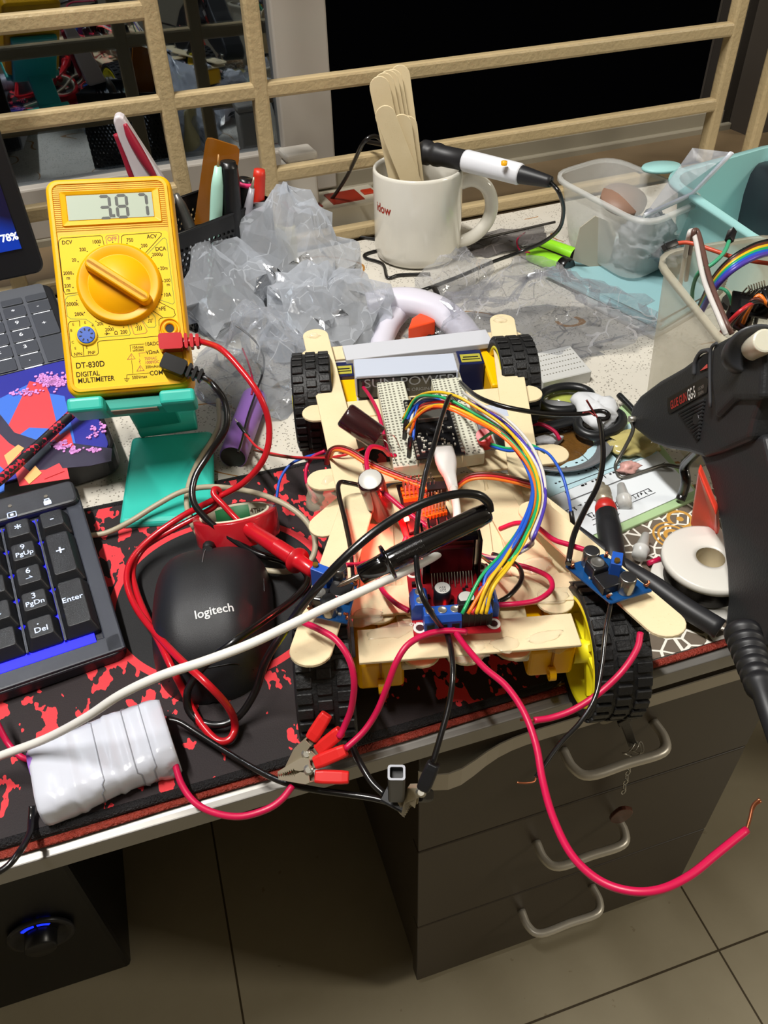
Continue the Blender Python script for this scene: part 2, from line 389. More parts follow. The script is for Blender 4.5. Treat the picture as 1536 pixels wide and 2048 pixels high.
# lace border: dark ground, white cells, golden rings
cell = nb.vor(p, 105, 'DISTANCE_TO_EDGE'); line = nb.math('LESS_THAN', cell, .055)
gd = nb.vor(p, 30); rings = nb.math('MULTIPLY', nb.math('LESS_THAN', gd, .44), nb.math('GREATER_THAN', nb.math('SINE', nb.math('MULTIPLY', gd, 95)), .1))
lace = nb.mix(line, lin('63584c'), lin('dedad0')); lace = nb.mix(rings, lace, lin('b98a3c'))
edge = nb.math('ADD', Y, nb.math('MULTIPLY', nb.noise(p, 18, 2), .05))
msk = nb.math('LESS_THAN', edge, .335); msk = nb.math('MULTIPLY', msk, nb.math('GREATER_THAN', X, .10))
c = nb.mix(msk, base, lace); nb.l(c, nb.b.inputs['Base Color']); nb.b.inputs['Roughness'].default_value = .55
nb.bump(nb.math('SUBTRACT', nb.noise(p, 300, 2), nb.math('MULTIPLY', hole, .8)), .35, .0006)
cl = MB(); CB = .735
def cpt(u, v):
    x = -.65+1.68*u; yb = (CB+x*math.sin(G))/math.cos(G); y = .2035+(yb-.2035)*v
    return Vector((x, y, DESK+.0011+.0004*noise.noise(Vector((x*12, y*12, 0)))))
cl.grid(cpt, 90, 40)
tc_ = thing('tablecloth', 'white embossed plastic tablecloth with golden vines and a lace border covering the desk', 'tablecloth', (.19, .46, DESK))
cl.build('cloth', nb.m, tc_)
b = MB(); b.tube([Vector((-.65+.04*k, .2012+.0006*math.sin(k*1.7), DESK+.0010)) for k in range(43)], .0022, n=8, sub=2, flat=.45)
b.build('hem', mat('red_hem', '842c1e', .45, bump=1, bscale=900, var=.4, vscale=400), tc_)
# mouse mat
nb = NB('mat_print'); p = nb.pos(); X, Y, Z = nb.xyz(p)
rx = nb.math('SUBTRACT', X, -.002); ry = nb.math('SUBTRACT', Y, .317)
R_ = nb.math('SQRT', nb.math('ADD', nb.math('MULTIPLY', rx, rx), nb.math('MULTIPLY', ry, ry)))
ring = nb.math('LESS_THAN', nb.math('ABSOLUTE', nb.math('SUBTRACT', R_, .0595)), .0021)
inside = nb.math('LESS_THAN', R_, .0595)
mp = nb.n('Mapping'); nb.l(p, mp.inputs[0]); mp.inputs['Scale'].default_value = (1.5, .8, 1); mp.inputs['Rotation'].default_value = (0, 0, .25); ns = nb.noise(mp.outputs[0], 78, 2.6, .55); ns2 = nb.noise(p, 15, 1)
spl = nb.math('MULTIPLY', nb.math('GREATER_THAN', nb.math('ADD', ns, nb.math('MULTIPLY', ns2, .35)), .745), nb.math('SUBTRACT', 1, inside))
haze = nb.math('MULTIPLY', nb.math('SUBTRACT', 1, inside), nb.math('MULTIPLY', ns2, .22))
c = nb.mix(haze, lin('0f0e10'), lin('46121a')); c = nb.mix(spl, c, lin('d8323a')); c = nb.mix(ring, c, lin('d8323a'))
nb.l(c, nb.b.inputs['Base Color']); nb.b.inputs['Roughness'].default_value = .75; nb.bump(nb.noise(p, 1500, 2), .25, .0005)
mm = thing('mouse_mat', 'black cloth mouse mat with red splatters and a red ring under the mouse', 'mouse mat', (-.17, .31, DESK))
b = MB()
MX0, MX1, MY0, MY1 = -.50, .152, .2045, .4150
def mpt(u, v):
    x = MX0+(MX1-MX0)*u; y = MY0+(MY1-MY0)*v
    return Vector((x, y, DESK+.0042+.0006*noise.noise(Vector((x*25, y*25, 3)))))
b.grid(mpt, 80, 30); b.build('mat_surface', nb.m, mm)
b = MB(); b.tube([Vector((x, y, DESK+.0032)) for x, y in rrect(MX1-MX0, MY1-MY0, .012, 5, (MX0+MX1)/2, (MY0+MY1)/2)], .0023, n=8, closed=True, flat=.8, smoothpath=False)
b.build('stitched_edge', mat('stitching', '141215', .6, bump=1, bscale=1200), mm)
# ================================================================ KEYBOARD
KX = Vector((0.9896, 0.142, -0.023)); KZ = Vector((0.0379, -0.1028, 0.994))
KT = CAM+(Vector((-0.107, 0.394, 0.7870))-CAM)*.955
MK = frame(KT, KX, None, KZ); k_ = .01819
m_kb = mat('keyboard_plastic', '22242b', .42, bump=.12, bscale=1500); m_key = mat('key_plastic', '1a1b1e', .38, bump=.15, bscale=2500)
m_leg = mat('key_legend', 'c4d2ee', .5, emit='9fb4ff', es=.25)
kb = thing('keyboard', 'black gaming keyboard numpad with blue backlight beside the mouse', 'keyboard', (-.2, .36, DESK+.005))
b = MB(); x1, y0, y1 = k_+.0175, -4*k_-.024, .035
out = rrect(.30, y1-y0, .006, 4, x1-.15, (y0+y1)/2)
b.prism(out, MK, -.0165, -.0085); b.build('case', m_kb, kb, bevel=.0012)
b = MB()   # raised rim and panel
b.box((x1-.0045, (y0+y1)/2-.008, -.0082), (.009, y1-y0-.018, .0024), MK); b.box((x1-.15, y0+.0060, -.0082), (.298, .0105, .0024), MK)
b.build('rim', mat('rim_grey', '2b2e37', .42), kb, bevel=.0008)
b = MB(); b.prism(rrect(.298, .019, .004, 4, x1-.15, y1-.0115), MK, -.0085, -.0035); b.build('top_panel', mat('panel_black', '2a2b2f', .45, var=.25, vscale=500), kb, bevel=.0015)
b = MB(); b.box((x1-.15-.0052, -2.08*k_-.0005, -.0074), (.285, 5.05*k_+.0055, .0014), MK); b.build('backlight', mat('blue_glow', '0a10ff', .5, emit='1a16ff', es=1.5), kb)
b = MB(); b.box((k_/2+.0002, -1.97*k_, -.0066), (.0012, 5.0*k_, .0034), MK); b.box((-k_/2, -1.97*k_, -.0066), (.0012, 5.0*k_, .0034), MK); b.build('divider', mat('rim_grey'), kb)
b = MB(); 
for (x, y) in ((-.002, .024), (.018, .024)): b.cyl(MK @ Vector((x, y, -.0036)), MK @ Vector((x, y, -.0031)), .0011, n=10)
b.build('status_light', mat('dull_led', '6a6458', .5), kb)
b = MB(); b.prism(rrect(.0042, .0036, .0006, 2, .018, .0185), MK, -.0036, -.0033); b.strip([(.0168, .0203), (.0168, .0216), (.0192, .0216), (.0192, .0203)], .0006, MK, -.0036, -.0033)
b.strip(rrect(.0046, .0042, .0006, 2, -.002, .0165), .0005, MK, -.0036, -.0033, closed=True); b.prism(rrect(.0018, .0018, .0003, 2, -.002, .0165), MK, -.0036, -.0033)
b.build('panel_symbols', m_leg, kb)
def keycap(cx, cy, w, h, leg):
    b = MB(); rings = []
    for z, ww, hh, dy in ((-.0078, w*k_-.0010, h*k_-.0010, 0), (-.0055, w*k_-.0014, h*k_-.0014, 0), (-.0008, w*k_-.0056, h*k_-.0052, .0012), (.0, w*k_-.0066, h*k_-.0062, .0012)):
        rings.append([MK @ Vector((cx+x, cy+y+dy, z)) for x, y in rrect(ww, hh, .0016, 3)])
    b.loft(rings, smooth=False); o = b.build('keycap', m_key, kb, bevel=.0003, bang=25)
    if leg:
        b = MB()
        for s_, dx, dy, sz in leg: b.text(s_, sz, MK @ TR(cx+dx, cy+dy+.0012, .00012), depth=.00005, bold=.01)
        b.build('legend', m_leg, o)
arr = lambda s_: s_
keys = [(0, 0, 1, 1, [('*', 0, -.0008, .0085)]), (1, 0, 1, 1, [('-', 0, 0, .007)]), (0, 1, 1, 1, [('9', 0, .0026, .0052), ('PgUp', .0003, -.0024, .0044)]),
        (0, 2, 1, 1, [('6', 0, .0026, .0052), ('→', 0, -.0028, .005)]), (0, 3, 1, 1, [('3', 0, .0026, .0052), ('PgDn', 0, -.0022, .0044)]), (0, 4, 1, 1, [('.', -.001, .0032, .006), ('Del', 0, -.0022, .0048)]),
        (1, 1.5, 1, 2, [('+', 0, .001, .009)]), (1, 3.5, 1, 2, [('Enter', -.0004, .002, .0048)]),
        (-1, 0, 1, 1, [('/', 0, 0, .006)]), (-1, 1, 1, 1, [('8', 0, .0026, .0052), ('↑', 0, -.0026, .005)]), (-1, 2, 1, 1, [('5', 0, .001, .0052)]), (-1, 3, 1, 1, [('2', 0, .0026, .0052), ('↓', 0, -.0026, .005)]),
        (-1.5, 4, 2, 1, [('0', 0, .0026, .0052)]), (-2, 0, 1, 1, [('Num', 0, 0, .0042)]), (-2, 1, 1, 1, [('7', 0, .0026, .0052)]), (-2, 2, 1, 1, [('4', 0, .0026, .0052)]), (-2, 3, 1, 1, [('1', 0, .0026, .0052)])]
for c_, r_, w_, h_, lg in keys: keycap(c_*k_, -r_*k_, w_, h_, lg)
for c_ in range(3, 14):
    for r_ in range(5):
        keycap(-c_*k_-.004, -r_*k_, 1, 1, None)
# ================================================================ MOUSE
ms = thing('computer_mouse', 'matte black wireless mouse with a grey printed name on the ringed mat', 'computer mouse', (-.005, .298, DESK+.0045))
MM = frame(Vector((-.0085, .2955, DESK+.0045)), Vector((.0625, -.010, 0)), None, Vector((0, 0, 1)))
def mw(v):  # half width along length v in -1..1
    return (.0315-.0035*v*v+.001*v)*(max(0, 1-abs(v)**4.2))**.42
def mh(u, v):  # height from normalised across u and length v
    prof = .0375*(1-.30*(v+.12)**2-.34*max(0, v)**2.2-.30*max(0, -v)**3)
    return max(0, prof)*(max(0, 1-abs(u)**3.4))**.5*(max(0, 1-abs(v)**6))**.5
def mpos(u, v, e=0): return MM @ Vector((u*mw(v), v*.0505, mh(u, v)+e))
b = MB(); NU, NV = 36, 44
def mfn(a, c): 
    u = math.sin((a-.5)*math.pi); v = math.sin((c-.5)*math.pi)*.9995
    return mpos(u, v)
b.grid(mfn, NU, NV); b.prism([(mw(v)*s_*.985, v*.0500) for s_, rng in ((1, range(-12, 13)), (-1, range(12, -13, -1))) for v in [q/12*.97 for q in rng]], MM, -.001, .004)
m_ms = mat('mouse_rubber', '1b1c1f', .42, bump=.2, bscale=4000)
b.build('shell', m_ms, ms)
def mtext(px, py, st, size, rot):
    q = MM.inverted() @ W(px, py, DESK+.0395)
    return q
q = MM.inverted() @ T(432, 1237, .034)
ca, sa = math.cos(math.radians(8)), math.sin(math.radians(8))
def tf(P_):
    x = q.x+P_.x*ca-P_.y*sa; y = q.y+P_.x*sa+P_.y*ca; v = max(-.97, min(.97, y/.0505)); u = max(-.97, min(.97, x/mw(v)))
    return Vector((x, y, mh(u, v)+.00025))
b = MB(); b.text('logitech', .0060, MM, fn=tf, bold=.012); b.build('printed_name', mat('mouse_print', 'c8c8c8', .5), ms)
b = MB(); wp = [mpos(0, v, .0016 if abs(v-.72) < .12 else -.001) for v in (.55, .6, .65, .72, .8, .86, .9)]
b.tube(wp, .0030, n=10, sub=3); b.build('scroll_wheel', mat('wheel_rubber', '0d0d0e', .6), ms)
b = MB(); b.tube([mpos(-.03, v, .0003) for v in (.22, .3, .4, .5, .6)], .00028, n=6); b.tube([mpos(.9*math.copysign(1, s_), 0, 0) for s_ in (1,)]+[mpos(.9, .2, 0)], .0002, n=4)
b.build('button_gap', mat('gap_grey', '5a5a5c', .4), ms)
b = MB(); b.tube([mpos(u, -.86+.04*u*u, .0002) for u in (-.93, -.6, -.3, 0, .3, .6, .93)], .00025, n=5); b.build('seam', mat('seam_black', '050505', .5), ms)
# ================================================================ PHONE STAND AND MULTIMETER
R_m = Matrix(((0.9933, 0.107, -0.0427), (-0.1044, 0.6789, -0.7268), (-0.0488, 0.7264, 0.6855)))
MZ = Vector((-0.0427, -0.7268, 0.6855)); MD = frame(Vector((-0.0194, 0.4618, 0.8949)), Vector((0.9933, -0.1044, -0.0488)), None, MZ)
def DP(cx, cy, z=0.0):  # crop pixel on the meter face -> local xy
    v = onto(MD, cx*.28646, 330+cy*.28646, z); return (v.x, v.y)
m_y = mat('meter_yellow', 'e8ab04', .45, bump=.04, bscale=900, spec=.35); m_y2 = mat('meter_panel', 'ecc22a', .55, spec=.2); m_y3 = mat('dial_yellow', 'e8a400', .42, spec=.35)
m_ink = mat('ink_dark', '2a2414', .6, spec=.1)
mt = thing('digital_multimeter', 'yellow handheld digital multimeter reading on its grey display, held in the teal stand', 'multimeter', MD @ Vector((0, -.063, -.02)))
b = MB(); rings = []
for z, dw, r in ((-.0245, -.004, .006), (-.021, 0, .007), (-.004, 0, .007), (-.0012, -.0012, .0065), (0, -.0040, .0055)):
    rings.append([MD @ Vector((x, y, z)) for x, y in rrect(.071+dw, .127+dw, r, 6)])
b.loft(rings, smooth=False); body = b.build('case', m_y, mt, bevel=.0006, bang=20)
b = MB()   # raised rim of the front
o_ = rrect(.0665, .1225, .0055, 6); i_ = rrect(.0625, .1185, .0042, 6); n = len(o_)
R4 = [[MD @ Vector((p[0], p[1], z)) for p in P] for P, z in ((o_, -.0002), (o_, .0009), (i_, .0009), (i_, -.0002))]
b.loft(R4+[R4[0]], cap=False, smooth=False); b.build('front_rim', m_y, mt, bevel=.0003)
c4 = [DP(350, 130), DP(1168, 88), DP(1182, 428), DP(378, 472)]
xs0, xs1 = -.0312, .0312; yt, yb = c4[0][1], c4[3][1]
b = MB()
lx0, ly0 = DP(412, 200); lx1, ly1 = DP(1110, 172); lb = DP(440, 438)[1]; tt = (ly0+ly1)/2+.001
for k in range(24):   # horizontal ridges round the display
    y = yb+.0006+(yt-yb-.0012)*k/23
    if lb-.0004 < y < tt+.0004:
        b.box(((xs0+lx0)/2, y, .0002), (lx0-xs0, .00055, .00035), MD); b.box(((xs1+lx1)/2, y, .0002), (xs1-lx1, .00055, .00035), MD)
    else: b.box((0, y, .0002), (xs1-xs0, .00055, .00035), MD)
b.build('ridged_band', m_y, mt)
wx0, wy0 = DP(462, 212); wx1, wy1 = DP(1062, 196); wx1 = DP(1068, 280)[0]; wyb = DP(480, 390)[1]; wx0 = DP(470, 300)[0]
b = MB(); wyt = (wy0+wy1)/2; cxw, cyw = (wx0+wx1)/2, (wyt+wyb)/2; ww, wh = wx1-wx0, wyt-wyb
oc, oy_, ow, oh = (lx0+lx1)/2, (tt+lb)/2, lx1-lx0, tt-lb
Q = [[MD @ Vector((x, y, z)) for x, y in rrect(w_, h_, r_, 3, a_, c_)] for w_, h_, r_, a_, c_, z in ((ow, oh, .0008, oc, oy_, 0), (ow-.001, oh-.001, .0008, oc, oy_, .0012), (ww+.001, wh+.001, .0004, cxw, cyw, .0004), (ww, wh, .0003, cxw, cyw, -.0002))]
b.loft(Q, cap=False, smooth=False); b.build('display_bezel', m_y, mt)
b = MB(); b.box((cxw, cyw, .00018), (ww, wh, .0003), MD); lcd = b.build('display', mat('lcd_grey', 'a3ae9d', .4, spec=.2), mt)
b = MB()
def seg7(cx, cy, w, h, segs, t=.0019):
    sk = .0004
    def hb(y, x0=None, x1=None):
        x0 = cx-w/2 if x0 is None else x0; x1 = cx+w/2 if x1 is None else x1
        b.prism([(x0+.0002, y), (x0+t*.6, y+t/2), (x1-t*.6, y+t/2), (x1-.0002, y), (x1-t*.6, y-t/2), (x0+t*.6, y-t/2)], MD, .00036, .00042)
    def vb(x, y0, y1): b.prism([(x, y0+.0002), (x+t/2, y0+t*.6), (x+t/2, y1-t*.6), (x, y1-.0002), (x-t/2, y1-t*.6), (x-t/2, y0+t*.6)], MD, .00036, .00042)
    if 'a' in segs: hb(cy+h/2)
    if 'g' in segs: hb(cy)
    if 'd' in segs: hb(cy-h/2)
    if 'b' in segs: vb(cx+w/2, cy, cy+h/2)
    if 'c' in segs: vb(cx+w/2, cy-h/2, cy)
    if 'f' in segs: vb(cx-w/2, cy, cy+h/2)
    if 'e' in segs: vb(cx-w/2, cy-h/2, cy)
x_, y_ = DP(733, 297); seg7(x_, y_, .0056, .0128, 'abgcd', .0017)
x_, y_ = DP(853, 290); seg7(x_, y_, .0056, .0128, 'abcdefg', .0017)
x_, y_ = DP(998, 283); seg7(x_, y_, .0046, .0128, 'abc', .0017)
x_, y_ = DP(793, 356); b.box((x_+.0001, y_, .0004), (.0017, .0017, .0001), MD)
b.build('digits', mat('lcd_digit', '33352f', .5), lcd)
P4 = [DP(390, 500), DP(1190, 450), DP(1345, 1480), DP(520, 1590)]
b = MB(); b.prism(rrect(.0615, P4[0][1]-P4[3][1], .002, 3, .0, (P4[0][1]+P4[3][1])/2), MD, 0, .00022); pan = b.build('label_panel', m_y2, mt)
b = MB()
def tx(s_, cx, cy, cap, mi=0, dx=0, bold=.02):
    x, y = DP(cx, cy); b.text(s_, cap*.1186e-3, MD @ TR(x, y, .0002), depth=.00005, mi=mi, bold=bold, sx=.86)
for s_, cx, cy, cap in (('DCV', 468, 543, 27), ('1000', 674, 538, 25), ('200', 578, 592, 24), ('20', 517, 665, 24), ('2000', 473, 757, 24), ('m', 477, 790, 26), ('200', 473, 846, 24), ('m', 477, 875, 26), ('750', 907, 527, 25), ('ACV', 1060, 501, 28), ('200', 1007, 565, 24), ('DCA', 1122, 587, 28), ('2000µ', 1100, 626, 24), ('20m', 1145, 722, 24), ('200', 1168, 808, 24), ('m', 1175, 836, 24), ('10A', 1168, 908, 26), ('hFE', 1133, 1005, 27), ('2000k', 506, 973, 26), ('200k', 553, 1043, 25), ('20k', 700, 1110, 24), ('2000', 765, 1150, 24), ('Ω', 811, 1175, 26), ('200', 865, 1167, 26), ('E', 512, 1115, 18), ('E', 595, 1102, 18), ('B', 647, 1124, 18), ('B', 498, 1157, 18), ('C', 509, 1239, 18), ('C', 680, 1216, 18), ('E', 527, 1282, 18), ('E', 607, 1275, 18), ('NPN', 546, 1322, 22), ('PNP', 640, 1312, 22), ('DT-830D', 631, 1397, 40), ('DIGITAL', 614, 1461, 34), ('MULTIMETER', 672, 1500, 34), ('10ADC', 1062, 1250, 26), ('10Amax', 962, 1273, 19), ('unfused', 965, 1293, 19), ('VΩmA', 1065, 1308, 26), ('200mAmax', 1075, 1408, 20), ('COM', 1092, 1453, 32), ('500Vmax', 975, 1482, 22), ('·)))', 968, 1135, 30)): tx(s_, cx, cy, cap)
for s_, cx, cy, cap in (('750VAC', 1053, 1352, 20), ('1000VDC', 1063, 1378, 20), ('!', 918, 1342, 26), ('!', 980, 1424, 26), ('OFF', 783, 519, 30)): tx(s_, cx, cy, cap, 1)
def ln(pts, mi, w=.00032, closed=False): b.strip([DP(*q) for q in pts], w, MD, .0002, .00028, closed=closed, mi=mi)
ln([(730, 570), (712, 500), (700, 494), (430, 512), (412, 528), (408, 550), (446, 880), (458, 903), (540, 893)], 0)
ln([(545, 905), (475, 917), (457, 940), (470, 1055), (495, 1075), (600, 1078), (650, 1110), (670, 1150), (690, 1205), (905, 1188), (911, 1175), (893, 1115)], 2)
ln([(558, 1132), (555, 1088), (490, 1095), (477, 1110), (499, 1330), (515, 1342), (675, 1327), (687, 1315), (683, 1240), (697, 1230), (1112, 1195), (1110, 1085), (1122, 1070), (1210, 1062), (1224, 1048), (1215, 1010), (1108, 955)], 0)
ln([(580, 1262), (586, 1336)], 0); ln([(752, 570), (738, 505), (748, 495), (820, 488), (830, 497), (825, 560)], 1); ln([(848, 560), (850, 500), (862, 490), (1110, 470), (1128, 480), (1125, 495), (1010, 622)], 0)
ln([(1022, 630), (1135, 515), (1150, 510), (1163, 522), (1218, 960), (1206, 972), (1108, 940)], 2); ln([(910, 1105), (935, 1178), (945, 1186), (1018, 1174), (1028, 1160), (992, 1090)], 1)
ln([(1000, 1092), (1035, 1135), (1080, 1133), (1089, 1122), (1083, 1060), (1057, 1030)], 2); ln([(1135, 1064), (1062, 1015)], 0)
ln([(1008, 1250), (908, 1258), (912, 1303)], 0, .00025); ln([(920, 1365), (928, 1455)], 0, .00025); ln([(1018, 1310), (970, 1315), (976, 1338)], 1, .00025); ln([(885, 1492), (886, 1466), (1048, 1452)], 0, .00025)
for y_, h_ in ((1492, 18), (1502, 12), (1512, 6)): ln([(886-h_, y_+1), (886+h_, y_-1)], 0, .0003)
ln([(890, 1358), (918, 1318), (944, 1354)], 1, .0003, True); ln([(956, 1440), (980, 1400), (1006, 1436)], 1, .0003, True); ln([(972, 1355), (980, 1368), (972, 1372), (980, 1390)], 1, .0003)
ln([(730, 1180), (768, 1177)], 0, .0003); ln([(742, 1170), (742, 1188), (757, 1178)], 0, .0003, True); ln([(1033, 1100), (1040, 1100), (1040, 1078), (1050, 1078), (1050, 1098), (1060, 1098), (1060, 1076), (1068, 1076)], 0, .0003)
for q in ((693, 562), (609, 605), (546, 676), (512, 762), (510, 857), (536, 947), (590, 1030), (670, 1092), (763, 1127), (864, 1133), (957, 1110), (1040, 1063), (1098, 993), (1132, 906), (1137, 812), (1108, 722), (1058, 647), (980, 585), (887, 549), (788, 541)):
    x, y = DP(*q); b.prism(circ(.00035, 8, x, y), MD, .0002, .00028)
b.build('printed_markings', [m_ink, mat('ink_brown', '9a4a1a', .5), mat('ink_green', '5f7a1c', .5)], pan)
dx, dy = DP(836, 835); Mdl = MD @ TR(dx, dy, 0)
b = MB(); b.lathe([(.0237, .0002), (.0237, .0016), (.0229, .0020), (.0225, .0034), (.0217, .0038), (.0176, .0009), (.0172, .0009), (.0168, .0019), (.0, .0021)], Mdl, n=56)
b.build('dial', m_y3, mt)
a = DP(650, 722); c = DP(1020, 955); ax = Vector((c[0]-a[0], c[1]-a[1], 0)); Mkn = Mdl @ RZ(math.atan2(ax.y, ax.x))
b = MB(); L_ = ax.length/2+.003
b.loft([[Mkn @ Vector((x, y, z)) for x, y in rrect(2*L_-q, .0066-q*.8, .0028, 5)] for z, q in ((.0028, -.0008), (.0075, 0), (.0092, .0006), (.0097, .0022))], smooth=False); b.build('dial_knob', m_y3, mt, bevel=.0003, bang=25)
x, y = DP(605, 1190); Ms_ = MD @ TR(x, y, 0)
b = MB(); b.lathe([(.0060, .0002), (.0060, .0010), (.0048, .0012)], Ms_, n=30); b.build('socket_rim', m_y2, mt)
b = MB(); b.lathe([(.0049, .0008), (.0049, .0014), (.0044, .0014), (0, .0014)], Ms_, n=30); so = b.build('transistor_socket', mat('socket_blue', '1f4fae', .35), mt)
b = MB()
for k in range(8):
    q = Ms_ @ RZ(math.radians(45*k+10)) @ TR(.0032, 0, .00145); b.box((0, 0, 0), (.0014, .0007, .0002), q)
b.build('socket_holes', mat('hole_black', '0c0c12', .6), so)
x, y = DP(1186, 1143); Mj = MD @ TR(x, y, 0)
b = MB(); b.lathe([(.0060, .0001), (.0060, .0012), (.0055, .0014), (.0055, .0003), (.0042, .0003), (.0040, .0016), (.0030, .0016), (.0024, .0004), (.0024, .0003), (0, .0003)], Mj, n=32); b.build('jack', m_y3, mt)
b = MB(); b.prism(circ(.0024, 20), Mj, .0003, .0006); b.build('jack_hole', mat('hole_black'), mt)
# test leads
def plug(name, c0, c1, colm, root):
    """angled plug head lying on the face, from crop pixel c0 to c1, then a ribbed relief"""
    a = Vector((*DP(*c0), .0045)); c = Vector((*DP(*c1), .0045)); d = (c-a); L = d.length; d.normalize()
    Mp = MD @ TR(*a) @ RZ(math.atan2(d.y, d.x)); b = MB()
    b.prism(rrect(L*.58, .0092, .0015, 3, L*.29, 0), Mp, -.0042, .0045)
    for k in range(3): b.prism(rrect(L*.085, .0088-.0006*k, .001, 2, L*(.66+.14*k), 0), Mp, -.0035, .0036)
    b.cyl(Mp @ Vector((L*.5, 0, 0)), Mp @ Vector((L*1.02, 0, 0)), .0026, n=10)
    b.cyl(Mp @ Vector((L*.16, 0, -.004)), Mp @ Vector((L*.16, 0, -.012)), .0022, n=10)
    b.build(name, colm, root, bevel=.0006); return Mp @ Vector((L*1.02, 0, 0))
m_red = mat('red_pvc', 'b81420', .28, coat=.3); m_blk = mat('black_pvc', '0f0e0f', .28, coat=.3)
def wire(root, pts, r, m, name='wire', n=8, sub=7):
    b = MB(); b.tube([q if isinstance(q, Vector) else T(q[0], q[1], q[2]) for q in pts], r, n=n, sub=sub); return b.build(name, m, root)
rl = thing('test_lead', 'red test lead with pointed probe plugged into the yellow multimeter', 'test lead', MD @ Vector((.02, -.03, .004)), None)
e = plug('plug', (1118, 1258), (1400, 1245), m_red, rl)
wire(rl, [e, (440, 697, .105), (478, 735, .100), (518, 790, .090), (538, 850, .075), (530, 912, .06), (490, 963, .045), (430, 998, .035), (365, 1032, .026), (300, 1078, .02), (262, 1122, .017), (254, 1165, .016), (272, 1215, .016), (310, 1265, .026), (360, 1318, .038), (412, 1365, .040), (455, 1412, .026), (470, 1450, .012), (460, 1478, .009), (435, 1481, .009), (408, 1455, .010), (385, 1420, .012), (366, 1380, .016), (346, 1340, .028), (322, 1290, .028), (294, 1235, .018), (272, 1180, .013), (266, 1135, .013), (292, 1092, .016), (345, 1060, .020), (400, 1030, .024), (432, 1010, .030), (440, 985, .037), (430, 978, .041), (428, 990, .040), (445, 1008, .037), (470, 1035, .032), (492, 1056, .030)], .0018, m_red, 'cable')
def probe(root, a, c, m, rh, gpos=.80, flip=False):
    """handle from a (cable end) to c (tip side)"""
    d = (c-a); L = d.length; Mz = frame(a, d.cross(Vector((0, 0, 1))), d, None); Mz = frame(a, Vector((0, 0, 1)).cross(d), None, d.normalized())
    b = MB(); b.lathe([(.0, 0), (rh*.7, 0), (rh*.88, L*.02), (rh*.95, L*.1), (rh, L*.5), (rh, L*.72), (rh*.95, L*.775)], Mz, n=20)
    b.build('probe_handle', m, root)
    b = MB(); b.lathe([(rh*.9, L*.77), (rh*1.55, L*.775), (rh*1.55, L*.795), (rh*.95, L*.80), (rh*.9, L*.84), (rh*.82, L*.99), (rh*.4, L), (0, L)], Mz, n=20); b.build('finger_guard', m, root)
    b = MB()
    for k in range(22):
        z = L*(.52+.01*k)
        b.lathe([(rh*1.0, z), (rh*1.05, z+L*.002), (rh*1.0, z+L*.005)], Mz, n=16)
    b.build('grip_ribs', m, root)
    b = MB(); b.lathe([(.0011, L), (.0011, L*1.14), (0, L*1.17)], Mz, n=8); b.build('probe_tip', mat('probe_steel', 'b0a090', .25, metal=1), root)
probe(rl, T(486, 1050, .030), T(628, 1143, .045), m_red, .0044)
kl = thing('test_lead', 'black test lead with glossy probe laid across the robot frame', 'test lead', MD @ Vector((.025, -.045, .004)), None)
e = plug('plug', (1140, 1378), (1420, 1490), m_blk, kl)
wire(kl, [e, (425, 768, .090), (450, 805, .082), (452, 855, .072), (420, 905, .06), (390, 955, .052), (386, 1000, .045), (410, 1035, .038), (455, 1072, .030), (510, 1105, .022), (565, 1122, .020), (606, 1140, .022), (614, 1165, .025), (585, 1200, .030), (530, 1240, .038), (470, 1282, .042), (415, 1325, .034), (378, 1375, .022), (376, 1415, .014), (400, 1443, .010), (440, 1450, .010), (480, 1430, .012), (512, 1380, .022), (530, 1325, .040), (560, 1275, .062), (610, 1205, .085), (670, 1135, .100), (735, 1075, .108), (800, 1030, .112), (860, 1002, .115), (915, 988, .115), (955, 990, .113), (976, 1005, .108), (980, 1022, .104)], .0019, m_blk, 'cable')
probe(kl, T(978, 1024, .102), T(718, 1152, .088), mat('probe_black', '0c0a0b', .15, coat=.6), .0050)
# stand
st = thing('phone_stand', 'teal folding plastic phone stand cradling the yellow multimeter', 'stand', T(330, 980))
m_te = mat('teal_plastic', '2fb3a2', .4)
p1, p2, p3, p4 = T(233, 1050, .004), T(432, 1040, .004), T(424, 862, .017), T(262, 876, .017)
b = MB(); up = Vector((0, 0, 1))
base_top = [p1, p2, p3, p4]; dn = Vector((0, 0, -.0035))
def quadsolid(b, top, dn): b.add(top+[p+dn for p in top], [(0, 1, 2, 3), (7, 6, 5, 4), (0, 4, 5, 1), (1, 5, 6, 2), (2, 6, 7, 3), (3, 7, 4, 0)])
quadsolid(b, [T(236, 1046, .009), T(430, 1036, .009), T(424, 858, .016), T(262, 872, .016)], Vector((0, 0, -.0075))); b.build('base_plate', m_te, st, bevel=.0035, seg=4)
hA = T(335, 845, .022); botm = MD @ Vector((0, -.060, -.026))
b = MB(); d = Vector((1, -.1, 0)).normalized(); b.cyl(hA-d*.019, hA+d*.019, .0075, n=20); b.box((0, -.004, .002), (.036, .014, .010), frame(hA, d, Vector((0, -1, .2)))); b.build('hinge', m_te, st, bevel=.001)
up_ = (botm-hA); b = MB(); mid = (hA+botm)/2; Ma = frame(mid, d, up_); b.box((0, 0, 0), (.030, up_.length+.006, .008), Ma); b.build('arm', m_te, st, bevel=.0015)
b = MB(); b.box((0, -.028, -.0285), (.058, .080, .006), MD); b.build('back_plate', m_te, st, bevel=.002)
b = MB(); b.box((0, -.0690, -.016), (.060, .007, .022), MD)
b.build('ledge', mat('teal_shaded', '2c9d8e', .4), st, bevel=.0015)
for sx in (-1, 1):
    b = MB(); b.box((sx*.0255, -.0690, -.010), (.020, .0085, .030), MD); b.build('hook', m_te, st, bevel=.0022, seg=3)
